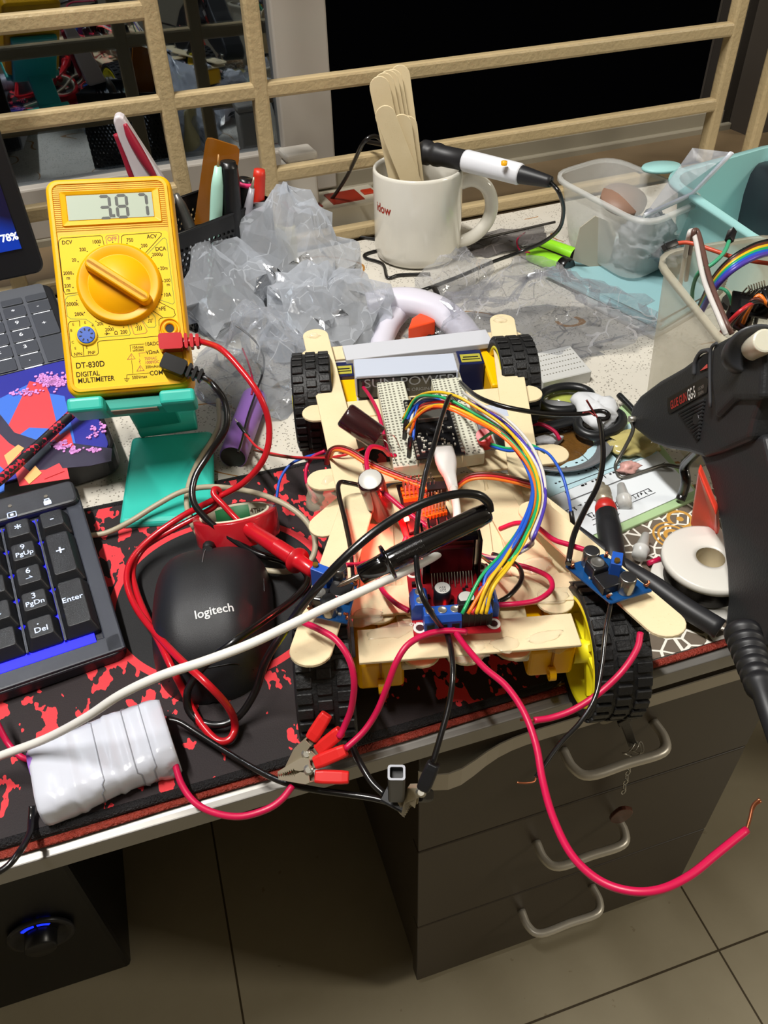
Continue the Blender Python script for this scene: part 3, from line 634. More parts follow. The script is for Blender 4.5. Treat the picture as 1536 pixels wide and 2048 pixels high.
b = MB(); b.box((0, -.0728, -.009), (.026, .0006, .012), MD); b.build('rubber_pad', mat('pad_brown', '7d6c5d', .7), st)
# ================================================================ LAPTOP
C0 = T(236, 900, .024); C1 = T(98, 560, .050)
ydir = (C1-C0); ydir.z = 0; LY = ydir.length; ydir.normalize(); LX = Vector((ydir.y, -ydir.x, 0)); tilt = (C1.z-C0.z)/LY
ML = frame(C0, LX, Vector((ydir.x, ydir.y, tilt)))
lp = thing('laptop', 'open laptop with grey keyboard, patterned palm rest and a dark blue lit screen', 'laptop', T(20, 800))
b = MB(); b.prism(rrect(.36, LY, .012, 5, -.18, LY/2), ML, -.0200, 0); b.build('base', mat('laptop_black', '18181b', .4), lp, bevel=.002)
def LP(px, py): v = onto(ML, px, py); return (v.x, v.y)
ka = LP(0, 765); kc2 = LP(148, 712); ky_ = (ka[1]+kc2[1])/2
b = MB(); b.prism(rrect(.348, LY-ky_-.004, .004, 3, -.18, (LY+ky_)/2), ML, 0, .0012); b.build('keyboard_deck', mat('laptop_grey', '5a5d63', .42, metal=.2), lp, bevel=.0004)
# printed palm rest (plain generic print of coloured shapes)
b = MB(); b.prism(rrect(.352, ky_+.001, .010, 5, -.18, ky_/2+.0005), ML, 0, .0010)
cols = ['2b2d8f', 'd8444a', 'b58ad0', '35306a', '3f6fd0', 'e8b070', '2a2438']
pm = [mat('print_'+c_, c_, .42) for c_ in cols]
b.build('palm_rest', pm[0], lp)
b = MB()
def poly(pix, mi, z=.0012): b.prism([LP(*q) for q in pix], ML, .0009, z, mi=mi)
poly([(0, 800), (60, 770), (110, 760), (60, 830), (20, 880), (0, 880)], 4); poly([(60, 765), (92, 772), (105, 800), (140, 960), (40, 975), (10, 870)], 1, .00125)
poly([(100, 790), (130, 795), (150, 880), (160, 930), (135, 935)], 4, .0013); poly([(0, 830), (30, 868), (80, 885), (150, 890), (225, 900), (223, 925), (180, 935), (60, 945), (0, 900)], 6, .0014)
poly([(110, 880), (140, 862), (150, 900), (120, 895)], 1, .0015); poly([(0, 870), (20, 890), (45, 905), (30, 950), (0, 970)], 1, .0016); poly([(10, 915), (38, 893), (50, 900), (18, 935)], 5, .00175)
poly([(50, 960), (72, 935), (85, 950), (60, 972)], 5, .0018); poly([(90, 945), (120, 930), (130, 946), (90, 962)], 1, .0018); poly([(0, 935), (12, 945), (10, 985), (0, 990)], 4, .0018)
poly([(100, 860), (60, 858), (30, 880), (50, 900), (90, 905)], 4, .0013); poly([(150, 800), (170, 800), (172, 830), (155, 832)], 3, .0013)
random.seed(3); b.cur = len(pm); pm.append(mat('print_blossom', 'd78fd6', .5))
for (cx, cy, n, sx, sy) in ((105, 765, 120, 34, 14), (55, 790, 30, 40, 6), (125, 895, 40, 18, 8), (190, 870, 16, 22, 22), (150, 905, 22, 18, 8), (205, 855, 14, 14, 20), (185, 905, 16, 22, 5)):
    for k in range(n):
        x, y = LP(cx+random.gauss(0, sx*.5), cy+random.gauss(0, sy*.5))
        if -.35 < x < -.002 and .002 < y < ky_: b.prism(circ(.0007+.0007*random.random(), 6, x, y), ML, .0012, .0021)
b.build('palm_print', pm, lp)
b = MB(); p_ = MB(); lg = MB()
m_lk = mat('laptop_key', '3e4147', .45); kx = .0168
rows = [(LP(60, 570)[1])]
xr = LP(118, 640)[0]; 
yr = [LP(130, 742)[1]+.0, ]
kh = .0162; y_first = ky_+.0095
leg = {(0, 0): None, (0, 1): '0', (1, 1): '3', (1, 2): '2', (1, 3): '1', (2, 1): '6', (2, 2): '5', (2, 3): '4', (3, 1): '9', (3, 2): '8', (3, 3): '7', (4, 0): '-', (4, 1): '*', (4, 2): '/', (0, 2): None}
def lkey(x, y, w, h, s_):
    bb = MB(); bb.prism(rrect(w, h, .0012, 2, x, y), ML, .0012, .0024); kk = bb.build('key', m_lk, lp, bevel=.0003)
    if s_:
        bb = MB(); bb.text(s_, .006, ML @ TR(x-.001, y+.001, .0024), bold=.01); bb.build('key_legend', mat('legend_white', 'd8dce4', .5, emit='ffffff', es=.12), kk)
    return kk
glow = MB()
x0_ = -.014
for r in range(6):
    for c_ in range(14):
        x = x0_-c_*.0180; y = y_first+r*kh
        if r == 5: lkey(x, y-.002, .0155, .0085, None); continue
        if c_ == 0 and r in (1, 3): continue
        if c_ == 0 and r in (0, 2): lkey(x, y+kh/2, .0155, kh*2-.002, '+' if r == 2 else None); continue
        if r == 0 and c_ == 3: continue
        if r == 0 and c_ == 2: lkey(x-.009, y, .0335, .0142, '0'); continue
        lkey(x, y, .0155, .0142, {1: {1: '3', 2: '2', 3: '1'}, 2: {1: '6', 2: '5', 3: '4'}, 3: {1: '9', 2: '8', 3: '7'}, 4: {0: '-', 1: '*', 2: '/'}, 0: {1: '.'}}.get(r, {}).get(c_))
        glow.box((x, y-.0076, .0013), (.012, .0009, .0003), ML)
glow.build('key_backlight', mat('white_glow', 'ffffff', .5, emit='dfe8ff', es=.7), lp)
hz = LY+.002
MS = frame(ML @ Vector((0, hz, .004)), LX, Vector((0, 0, 1))+ydir*.13)
b = MB(); b.prism(rrect(.36, .235, .008, 5, -.18, .1205), MS, -.006, 0); b.build('lid', mat('laptop_black'), lp, bevel=.0015)
b = MB(); b.box((-.05-.13, -.001, -.004), (.26, .012, .012), MS); b.build('hinge', mat('laptop_grey'), lp, bevel=.002)
nb = NB('screen_picture'); tcn = nb.n('TexCoord'); X, Y, Z = nb.xyz(tcn.outputs['Object'])
nb.b.inputs['Base Color'].default_value = (.005, .005, .01, 1); nb.b.inputs['Roughness'].default_value = .2
sc_ = nb.n('Mapping'); nb.l(tcn.outputs['Object'], sc_.inputs[0]); sc_.inputs['Rotation'].default_value = (0, .9, .5)
wn = nb.n('TexWave'); wn.inputs['Scale'].default_value = 5; wn.inputs['Distortion'].default_value = 3; wn.inputs['Detail'].default_value = 1; nb.l(sc_.outputs[0], wn.inputs[0])
rp = nb.n('ValToRGB'); rp.color_ramp.elements[0].color = lin('0b0a3c'); rp.color_ramp.elements[1].color = lin('0a4ae0'); rp.color_ramp.elements[0].position = .35; nb.l(wn.outputs['Fac'], rp.inputs[0])
nb.l(rp.outputs[0], nb.b.inputs['Emission Color']); nb.b.inputs['Emission Strength'].default_value = .55
b = MB(); b.box((-.18, .122, .0006), (.336, .196, .0008), MS); sc = b.build('screen', nb.m, lp)
b = MB(); b.text('78%', .0075, MS @ TR(-.018, .0335, .0011), depth=.0001, bold=.03); b.prism(rrect(.008, .004, .001, 2, -.033, .0333), MS, .0011, .0013); b.build('battery_readout', mat('white_glow'), sc)
# braided cable over the palm rest
b = MB(); b.tube([T(-40, 985, .036), T(0, 960, .034), T(60, 905, .034), T(120, 850, .036), T(165, 808, .040), T(205, 770, .044)], .0031, n=10, sub=8)
nb = NB('braid'); p = nb.pos(); ck = nb.n('TexChecker'); ck.inputs['Scale'].default_value = 420; nb.l(p, ck.inputs[0]); nb.l(nb.mix(nb.math('MULTIPLY', ck.outputs['Fac'], nb.math('GREATER_THAN', nb.noise(p, 120, 0), .55)), lin('121014'), lin('c02038')), nb.b.inputs['Base Color'])
tag(b.build('braided_cable', nb.m), 'black braided cable with red flecks lying across the patterned palm rest', 'cable')
# ================================================================ ROBOT CAR
car = thing('robot_car', 'four wheeled robot car built from wooden craft sticks with circuit boards, wires and yellow motors', 'robot car', T(860, 1080))
nb = NB('craft_wood'); tcn = nb.n('TexCoord'); mp = nb.n('Mapping'); mp.inputs['Scale'].default_value = (25, 25, 25); nb.l(tcn.outputs['Object'], mp.inputs[0])
n1 = nb.noise(mp.outputs[0], 1.2, 8, .7); n2 = nb.noise(nb.pos(), 900, 2)
nb.l(nb.mix(nb.math('MULTIPLY', nb.math('GREATER_THAN', n2, .68), .25), nb.mix(n1, lin('d0bd95'), lin('dfcfab')), lin('c2a878')), nb.b.inputs['Base Color']); nb.b.inputs['Roughness'].default_value = .62; nb.bump(n2, .15, .0004)
m_wd = nb.m
def stick(root, a, c, w=.0175, th=.0017, round_=(True, True), name='craft_stick', rollv=None, top=True):
    a = a if isinstance(a, Vector) else T(*a); c = c if isinstance(c, Vector) else T(*c)
    d = c-a; L = d.length; up = rollv or Vector((0, 0, 1)); y = up.cross(d).normalized(); M = frame(a, d, y, None)
    r = w/2; P = []
    if round_[1]: P += [(L-r+r*math.cos(math.radians(t)), r*math.sin(math.radians(t))) for t in range(-90, 91, 18)]
    else: P += [(L, -r), (L, r)]
    if round_[0]: P += [(r-r*math.cos(math.radians(t)), r*math.sin(math.radians(t))) for t in range(90, -91, -18)]
    else: P += [(0, r), (0, -r)]
    b = MB(); b.prism(P, M, -th, 0); return b.build(name, m_wd, root, bevel=.0003, seg=1)
# upper frame
stick(car, (602, 712, .046), (1046, 671, .046))
stick(car, (604, 827, .0485), (1084, 783, .0485))
stick(car, (650, 850, .0475), (1010, 822, .0475))
stick(car, (614, 962, .0505), (880, 930, .0505), round_=(True, False)); stick(car, (930, 925, .0505), (1137, 903, .0505))
stick(car, (628, 658, .0525), (712, 1006, .0545)); stick(car, (1003, 628, .0525), (1052, 962, .0545))
# deck
for q in (((712, 1000, .0440), (738, 1225, .050)), ((752, 985, .0455), (757, 1246, .0505)), ((800, 965, .0440), (845, 1333, .0500)), ((845, 955, .0455), (838, 1235, .051)),
          ((890, 950, .0440), (935, 1328, .0500)), ((935, 945, .0455), (965, 1240, .0505)), ((965, 940, .0440), (1030, 1318, .0495)), ((1000, 945, .0455), (1075, 1205, .0505)), ((1040, 940, .0440), (1140, 1180, .050)), ((985, 975, .0475), (1125, 1225, .0525))):
    stick(car, *q)
stick(car, (700, 1205, .0530), (1150, 1170, .0530), round_=(False, False)); stick(car, (735, 1150, .0485), (1120, 1115, .0485))
stick(car, (716, 1292, .0565), (1153, 1257, .0565), round_=(False, False), w=.0182)
stick(car, (627, 1068, .036), (742, 968, .040)); stick(car, (1140, 1060, .04), (1045, 985, .043))
stick(car, (612, 1330, .0735), (722, 985, .0570)); stick(car, (1358, 1268, .0735), (1052, 1003, .0585))
# white paper tape on the rear bar
b = MB(); a, c = T(690, 712, .0485), T(982, 678, .0485); M0 = frame((a+c)/2, c-a, Vector((0, 0, 1)).cross(c-a))
b.box((0, .0035, -.0015), ((c-a).length, .0195, .0042), M0); b.build('white_tape', mat('paper_white', 'b9bbc2', .6), car, bevel=.0006)
# battery pack
a, c = T(712, 757, .064), T(915, 744, .064); ex = (c-a).normalized(); ey = Vector((-ex.y, ex.x, 0)); M0 = frame(a, ex, ey); L = (c-a).length
b = MB(); b.box((L/2, .010, -.0085), (L, .020, .017), M0); bp = b.build('battery_pack', mat('shrink_black', '1a1a1e', .25, coat=.4), car, bevel=.003, seg=4)
b = MB(); b.box((L/2, .0105, .0003), (L*1.015, .0205, .0022), M0); b.box((0, .010, -.006), (.0012, .021, .014), M0); b.box((L, .010, -.006), (.0012, .021, .014), M0); b.build('tape_wrap', mat('tape_white', 'b2b9c8', .35), bp, bevel=.0009)
b = MB(); b.text('SUN POWER', .0088, M0 @ TR(L*.53, -.00005, -.0045) @ RX(math.pi/2), depth=.0001, bold=.0, sx=1.15); b.text('100% ORIGINAL', .0032, M0 @ TR(L*.6, -.00005, -.0105) @ RX(math.pi/2), depth=.0001)
b.build('printed_name', mat('print_grey', '8b8e96', .5), bp)
b = MB(); b.box((L/2, .010, -.0195), (L*1.0, .018, .004), M0); b.build('tape_underside', MATS['paper_white'], bp)
# servos
m_sv = mat('servo_blue', '131c48', .25, coat=.3); m_ye = mat('motor_yellow', 'f0b400', .32); m_hub = mat('hub_yellow', 'e8dc1e', .4)
for (x0, x1, y) in ((918, 968, 724), (668, 708, 748)):
    a, c = T(x0, y, .046), T(x1, y-4, .046); M1 = frame(a, ex, ey); L1 = (c-a).length
    b = MB(); b.box((L1/2, .006, -.012), (L1, .018, .024), M1); b.box((L1/2, .006, -.020), (L1+.008, .012, .0024), M1); sv = b.build('servo', m_sv, car, bevel=.0008)
    b = MB(); b.box((L1/2, .004, .0002), (L1*.8, .010, .0003), M1); b.build('servo_label', mat('label_yellow', 'a9a23c', .4), sv)
    b = MB(); b.box((L1/2, .005, .0005), (L1*.6, .0012, .0002), M1); b.box((L1/2, .002, .0005), (L1*.7, .0008, .0002), M1); b.build('label_lines', mat('hole_black'), sv)
# wheels
AX = Vector((math.cos(math.radians(-12.5)), math.sin(math.radians(-12.5)), 0)); FWD = Vector((-AX.y, AX.x, 0))
m_ty = mat('tyre_rubber', '131314', .52, bump=.2, bscale=700)
def wheel(c, side, px):
    M = frame(c, FWD, Vector((0, 0, 1)), None)  # local z = wheel axis
    b = MB(); R = .0318; hw = .0128
    b.lathe([(.0262, -hw*.9), (.0295, -hw), (.0308, -hw*.9), (.0312, -hw*.4), (.0312, hw*.4), (.0308, hw*.9), (.0295, hw), (.0262, hw*.9), (.0250, hw*.5), (.0250, -hw*.5), (.0262, -hw*.9)], M, n=56)
    for k in range(30):
        a = math.radians(12*k)
        for zz, ww, da in ((-hw*.66, hw*.52, 0), (0, hw*.5, 6), (hw*.66, hw*.52, 0)):
            q = M @ RZ(a+math.radians(da)) @ TR(.0315, 0, zz); b.box((0, 0, 0), (.0018, .0046, ww), q)
    w_ = b.build('wheel', m_ty, car, bevel=.0004, seg=1)
    b = MB()
    for s_ in (-1, 1):
        b.lathe([(.0262, s_*hw*.9), (.0250, s_*hw*.95), (.0236, s_*hw*.85), (.0225, s_*hw*.35), (.0, s_*hw*.35)], M, n=48)
    b.lathe([(.0252, -hw*.9), (.0252, hw*.9)], M, n=48)
    b.cyl(M @ Vector((0, 0, -hw*1.1)), M @ Vector((0, 0, hw*.9)), .0055, n=20)
    for k in range(6):
        q = M @ RZ(math.radians(60*k)); b.box((.0135, 0, -hw*.45), (.017, .003, .004), q); b.box((.0135, 0, hw*.45), (.017, .003, .004), q)
    b.build('hub', m_hub, w_)
    return w_
FRc = T(1150, 1303, .0325)+AX*.0125; wheel(FRc, 1, None)
FLc = T(652, 1350, .0325); wheel(FLc, -1, None)
wheel(T(628, 803, .0325), -1, None); wheel(T(1024, 768, .0325), 1, None)
for (px, py, wc) in ((1103, 1326, FRc), (762, 1352, FLc)):
    c = T(px, py, .033); M1 = frame(c, AX, FWD)
    b = MB(); b.box((0, .030, 0), (.0215, .060, .0195), M1); mo = b.build('gear_motor', m_ye, car, bevel=.0022, seg=3)
    b = MB(); b.lathe([(.0034, -.0016), (.0034, .0016), (.0017, .0016), (.0017, -.0016), (.0034, -.0016)], frame(c-FWD*.0025+Vector((0, 0, -.0045)), FWD, Vector((0, 0, 1))), n=20, smooth=False); b.build('mount_ring', m_ye, mo, bevel=.0004)
    b = MB(); b.box((0, .030, .0), (.0010, .0615, .0200), M1); b.build('seam', mat('seam_orange', 'a86c00', .5), mo)
    b = MB(); b.cyl(c+FWD*.011, wc, .0035, n=12); b.build('axle', m_hub, mo)
for px, py in ((985, 715), (700, 770)):
    M1 = frame(T(px, py, .033), AX, FWD); b = MB(); b.box((0, -.02, 0), (.0215, .060, .0195), M1); b.build('gear_motor', m_ye, car, bevel=.002)
for px, py in ((818, 1328), (1042, 1312)):
    b = MB(); b.box((0, .004, 0), (.007, .012, .004), frame(T(px, py, .046), AX, FWD)); b.build('mount_block', mat('pale_block', 'cfc6b4', .5), car, bevel=.001)
# breadboard halves
m_bb = mat('breadboard_white', 'c3c3b2', .45); m_hole = mat('hole_grey', '6e6c60', .6)
def bilin(q, u, v): return (q[0]*(1-u)+q[1]*u)*(1-v)+(q[3]*(1-u)+q[2]*u)*v
def board(name, px, z, th, m, root=car):
    q = [T(x, y, z) for x, y in px]; b = MB(); quadsolid(b, [q[3], q[2], q[1], q[0]], Vector((0, 0, -th))); o = b.build(name, m, root, bevel=min(.0006, th*.3), seg=1); return o, q
for px in (((753, 763), (806, 754), (852, 926), (787, 934)), ((861, 752), (919, 743), (970, 905), (903, 915))):
    bb, q = board('breadboard', px, .0600, .0085, m_bb)
    b = MB(); mk = MB()
    for r in range(30):
        for c_ in range(6):
            if c_ == 0 and False: continue
            v = .035+.93*r/29; u = .12+.14*c_+(.04 if c_ > 3 else 0); p_ = bilin(q, u, v)+Vector((0, 0, .00005)); s_ = .00062
            b.add([p_+ex*s_*a_+ey*s_*c2+Vector((0, 0, .0001)) for a_, c2 in ((-1, -1), (1, -1), (1, 1), (-1, 1))], [(0, 1, 2, 3)])
        mk.add([bilin(q, .04, .035+.93*r/29)+ex*.0004*a_+ey*.0004*c2+Vector((0, 0, .00018)) for a_, c2 in ((-1, -1), (1, -1), (1, 1), (-1, 1))], [(0, 1, 2, 3)])
    b.build('contact_holes', m_hole, bb); mk.build('row_marks', mat('hole_black'), bb)
    b = MB(); MT = frame(bilin(q, .5, .5), (q[1]-q[0]), (q[0]-q[3])); 
    for k, ch in enumerate('abcde'): 
        p_ = bilin(q, .14+.17*k, .985); b.text(ch, .0028, Matrix.Translation(p_+Vector((0, 0, .0002))) @ MT.to_3x3().to_4x4())
    b.build('column_letters', mat('hole_black'), bb)
# microcontroller board
m_pcb = mat('pcb_black', '101012', .3); m_pin = mat('pin_metal', 'b8b4a8', .3, metal=.8); m_chip = mat('chip_black', '1c1c1e', .3)
mc, q = board('microcontroller_board', ((806, 800), (897, 791), (931, 907), (833, 917)), .0700, .0016, m_pcb)
Mq = frame(bilin(q, .5, .5), q[1]-q[0], q[0]-q[3]); bw = (q[1]-q[0]).length; bh = (q[0]-q[3]).length
random.seed(5); b = MB(); w2 = MB(); 
for s_ in (.045, .955):
    b = MB()
    for r in range(18): p_ = bilin(q, s_, .08+.88*r/17); w2.box(tuple(p_+Vector((0, 0, .0004))), (.0013, .0013, .0012)); b.box(tuple(p_-Vector((0, 0, .004))), (.0007, .0007, .006))
    b.build('header_pins', m_pin, mc)
w2.build('solder_pads', mat('pad_silver', 'a9a79c', .35, metal=.5), mc)
b = MB(); p_ = bilin(q, .5, .30); b.box((0, 0, .0016), (.0165, .0160, .0028), Matrix.Translation(p_) @ Mq.to_3x3().to_4x4()); b.build('radio_module', mat('can_metal', '8e8b84', .3, metal=.8), mc, bevel=.0004)
b = MB(); b.box((0, 0, .001), (.018, .006, .001), Matrix.Translation(bilin(q, .5, .06)) @ Mq.to_3x3().to_4x4()); b.build('antenna_area', m_chip, mc)
b = MB(); w2 = MB()
for k in range(70):
    u, v = random.uniform(.13, .87), random.uniform(.5, .93); p_ = bilin(q, u, v)+Vector((0, 0, .0005)); a_ = random.choice((0, math.pi/2)); Mz = Matrix.Translation(p_) @ Mq.to_3x3().to_4x4() @ RZ(a_)
    (b if k % 3 else w2).box((0, 0, 0), (random.choice((.0010, .0016)), .0008, .0009), Mz)
for (u, v, sx, sy) in ((.42, .62, .0050, .0050), (.45, .75, .0060, .003), (.72, .60, .003, .006)): w2.box((0, 0, .0006), (sx, sy, .0011), Matrix.Translation(bilin(q, u, v)) @ Mq.to_3x3().to_4x4())
b.build('small_parts', mat('smd_light', 'b5b2a6', .4), mc); w2.build('chips', m_chip, mc)
b = MB(); b.box((0, 0, .0016), (.0088, .0065, .0032), Matrix.Translation(bilin(q, .60, .96)) @ Mq.to_3x3().to_4x4()); b.build('usb_socket', m_pin, mc, bevel=.0006)
# motor driver board
dr, q = board('motor_driver_board', ((812, 1137), (975, 1125), (1003, 1262), (828, 1272)), .0640, .0016, mat('pcb_red', '9e1420', .35))
Mq = frame(bilin(q, .5, .5), q[1]-q[0], q[0]-q[3]); Mr = Mq.to_3x3().to_4x4()
def at(u, v, dz=0): return Matrix.Translation(bilin(q, u, v)+Vector((0, 0, dz))) @ Mr
for u, v in ((.08, .09), (.08, .90), (.925, .90), (.90, .07)):
    b = MB(); b.lathe([(.0030, .0001), (.0030, .0004), (.0018, .0004), (.0018, .0003)], at(u, v), n=24, mi=0); b.lathe([(.0018, .0003), (0, .0003)], at(u, v), n=20, mi=1)
    b.build('mounting_hole', [mat('ring_white', 'd8d0c8', .4), mat('hole_brown', '3a1010', .8)], dr)
ua = lambda px, py: (((Mq.inverted() @ T(px, py, .0645)).x)/bw2+.5, .5-((Mq.inverted() @ T(px, py, .0645)).y)/bh2)
bw2 = (q[1]-q[0]).length; bh2 = (q[0]-q[3]).length
b = MB(); u, v = ua(901, 1160)
b.box((0, .006, .0125), (.023, .001, .025), at(u, v)); 
for k in range(2): b.box((-.0125+.025*k, .006, .0125), (.0012, .014, .025), at(u, v))
for k in range(5): b.box((-.009+.0045*k, .011, .0125), (.001, .010, .025), at(u, v))
b.box((0, .004, .0235), (.0235, .003, .003), at(u, v)); b.build('heat_sink', mat('anodised_black', '151416', .3, metal=.5), dr, bevel=.0003)
b = MB(); b.box((0, .0025, .0125), (.0195, .0045, .0150), at(u, v)); ch = b.build('driver_chip', mat('chip_gloss', '3a0a0e', .22), dr, bevel=.0004)
b = MB(); b.box((0, .0035, .0215), (.0195, .0016, .0055), at(u, v)); b.build('chip_tab', mat('tab_copper', 'a05048', .3, metal=.8), ch)
b = MB()
for k in range(15):
    x = -.0090+.0013*k; b.tube([at(u, v) @ Vector((x, .001, .0055)), at(u, v) @ Vector((x, -.0012, .0035)), at(u, v) @ Vector((x, -.0022 if k % 2 else -.0045, .0))], .00028, n=5, sub=3)
b.build('chip_pins', m_pin, dr)
def cap(root, c, r, h, sleeve='sleeve_black', txt=None, ax=Vector((0, 0, 1)), xd=None, topc='cap_silver'):
    ax = ax.normalized(); M = frame(c, (xd or ex)-ax*((xd or ex).dot(ax)), None, ax)
    b = MB(); b.lathe([(r*.96, 0), (r, h*.04), (r, h*.93), (r*.93, h*.98), (r*.80, h)], M, n=28); b.lathe([(r*.96, 0), (0, 0)], M, n=28); o = b.build('capacitor', MATS[sleeve], root)
    b = MB(); b.lathe([(r*.86, h*.995), (r*.80, h*1.003), (0, h*1.003)], M, n=28); b.build('capacitor_top', MATS[topc], o)
    if txt:
        b = MB()
        for k, t_ in enumerate(txt): b.text(t_, r*.5, M @ RZ(math.pi) @ TR(0, r*.45-r*.45*k, h*1.006))
        b.build('printed_value', mat('hole_black'), o)
    return o
mat('sleeve_black', '1a1a20', .3); mat('sleeve_can', '8d8a84', .25, metal=.9); mat('cap_silver', 'c9c7c2', .3, metal=.3); mat('cap_dark', '2a2a2c', .4, metal=.3); mat('sleeve_brown', '2c1316', .22, coat=.5)
u1, v1 = ua(884, 1204); cap(car, bilin(q, u1, v1), .0039, .0098, txt=('220', '35V'))
u1, v1 = ua(932, 1222); cap(car, bilin(q, u1, v1), .0039, .0098)
m_tb = mat('terminal_blue', '1f4fa8', .35)
def terminal(pxc, n, rot, wide=.0050):
    u1, v1 = ua(*pxc); M = at(u1, v1) @ RZ(rot); b = MB()
    P = [(-.0038, 0), (-.0038, .0068), (-.0022, .0098), (.0030, .0098), (.0038, .0080), (.0038, 0)]
    b.loft([[M @ Vector((s_*n*wide/2, y, z)) for y, z in P] for s_ in (-1, 1)], smooth=False); o = b.build('screw_terminal', m_tb, dr, bevel=.0003)
    b = MB(); h_ = MB()
    for k in range(n):
        x = (-n/2+.5+k)*wide; b.lathe([(.0019, .0099), (.0019, .0103), (.0016, .0100), (0, .0100)], M @ TR(x, .0003, 0), n=16); h_.box((x, -.0039, .0035), (.0032, .0003, .0040), M)
    b.build('terminal_screws', m_pin, o); h_.build('wire_openings', mat('hole_black'), o)
terminal((838, 1222), 2, math.radians(-90)); terminal((885, 1250), 3, 0, .0053); terminal((977, 1215), 2, math.radians(90))
b = MB(); u1, v1 = ua(950, 1246); b.box((0, 0, .0075), (.0150, .0026, .0140), at(u1, v1)); dh = b.build('plug_housing', mat('housing_black', '151416', .35), dr, bevel=.0003)
b = MB()
for k in range(5): b.box((-.005+.0025*k, -.0014, .0075), (.0002, .0002, .0132), at(u1, v1))
b.build('housing_grooves', mat('groove_grey', '45433f', .5), dh)
b = MB()
for k in range(26):
    u1, v1 = random.uniform(.12, .9), random.uniform(.35, .7); b.box((0, 0, .0005), (.0014, .0008, .0009), at(u1, v1))
for k in range(4): b.box((0, 0, .0010), (.0042, .0018, .0020), at(.10 if k < 2 else .93, .28+.12*(k % 2)))
b.build('small_parts', m_chip, dr)
b = MB(); u1, v1 = ua(842, 1247); b.text('OUT1', .0022, at(u1, v1) @ TR(-.002, 0, .0002)); b.text('OUT2', .0022, at(.86, .62) @ TR(0, 0, .0002)); b.build('board_print', mat('ring_white'), dr)
u1, v1 = ua(876, 1224); b = MB(); b.cyl(at(u1, v1) @ Vector((.004, 0, 0)), at(u1, v1) @ Vector((.004, 0, .003)), .0013, n=12); b.build('indicator_led', mat('led_on', 'ff2020', .3, emit='ff1818', es=9), dr)
# voltage converters
def converter(px, z, spec):
    cv, qq = board('voltage_converter', px, z, .0016, mat('pcb_blue', '0d3f72', .3)); Mz = frame(bilin(qq, .5, .5), qq[1]-qq[0], qq[0]-qq[3]); R3 = Mz.to_3x3().to_4x4()
    def A(p): return Matrix.Translation(T(p[0], p[1], z)) @ R3
    b = MB(); b.box((0, 0, .0035), (.0075, .0075, .007), A(spec['ind'])); b.build('inductor', m_chip, cv, bevel=.0008)
    b = MB(); b.lathe([(.0030, .0071), (.0030, .0075), (.0022, .0075), (.0020, .0071), (0, .0071)], A(spec['ind']), n=24); b.build('inductor_ring', mat('ferrite', '55534f', .4), cv)
    b = MB(); b.box((0, 0, .0022), (.0095, .0085, .0044), A(spec['chip'])); b.build('regulator_chip', m_chip, cv, bevel=.0004)
    b = MB(); b.box((0, 0, .0055), (.0078, .0046, .0110), A(spec['trim']) @ RZ(spec.get('ta', 0))); tp = b.build('trimmer', m_tb, cv, bevel=.0003)
    b = MB(); b.cyl((A(spec['trim']) @ RZ(spec.get('ta', 0))) @ Vector((-.0025, 0, .011)), (A(spec['trim']) @ RZ(spec.get('ta', 0))) @ Vector((-.0025, 0, .0126)), .0012, n=12); b.build('trimmer_screw', mat('brass', 'b08a3c', .3, metal=.9), tp)
    for p_ in spec['caps']: cap(car, T(p_[0], p_[1], z), .0036, .0085, 'sleeve_can', None, topc='cap_dark')
    b = MB()
    for k in range(14): b.box((0, 0, .0005), (.0013, .0009, .0009), Matrix.Translation(bilin(qq, random.uniform(.1, .9), random.uniform(.1, .9))) @ R3)
    b.build('small_parts', mat('smd_light'), cv)
    b = MB()
    for u1, v1 in ((.05, .1), (.05, .9), (.95, .1), (.95, .9)): p_ = bilin(qq, u1, v1); b.tube([p_+Vector((random.uniform(-.001, .001), random.uniform(-.001, .001), .0005+.0006*k)) for k in range(5)], .0006, n=5)
    b.build('copper_joints', mat('copper', 'b06a4a', .3, metal=.9), cv)
converter(((1130, 1130), (1207, 1106), (1306, 1180), (1222, 1206)), .0765, dict(ind=(1190, 1148), chip=(1213, 1172), trim=(1226, 1152), ta=.9, caps=((1178, 1128), (1250, 1181))))
converter(((648, 1150), (716, 1164), (694, 1246), (613, 1228)), .0765, dict(ind=(640, 1208), chip=(682, 1192), trim=(645, 1172), ta=-.2, caps=((680, 1160), (660, 1225))))
# servo driver in the middle, red indicator
sd, qs = board('servo_driver_board', ((792, 968), (868, 962), (908, 1040), (818, 1066)), .0590, .0016, mat('pcb_dark', '1a1014', .3))
R3 = frame(bilin(qs, .5, .5), qs[1]-qs[0], qs[0]-qs[3]).to_3x3().to_4x4()
b = MB(); w2 = MB()
for r in range(8):
    for c_ in range(3):
        u1, v1 = .12+.1*r, .18+.10*c_; M1 = Matrix.Translation(bilin(qs, u1, v1)) @ R3; w2.box((0, 0, .0012), (.0023, .0023, .0024), M1); b.box((0, 0, .0055), (.0006, .0006, .010), M1)
        u1, v1 = .35+.075*r, .62+.10*c_; M1 = Matrix.Translation(bilin(qs, u1, v1)) @ R3; w2.box((0, 0, .0012), (.0021, .0023, .0024), M1); b.box((0, 0, .0055), (.0006, .0006, .010), M1)
w2.build('header_blocks', mat('header_orange', 'c86a14', .4), sd); b.build('header_pins', m_pin, sd)
b = MB(); b.box((0, 0, .001), (.007, .004, .0016), Matrix.Translation(bilin(qs, .2, .62)) @ R3); b.box((0, 0, .004), (.010, .006, .009), Matrix.Translation(bilin(qs, .85, .42)) @ R3); b.build('chips', m_chip, sd)
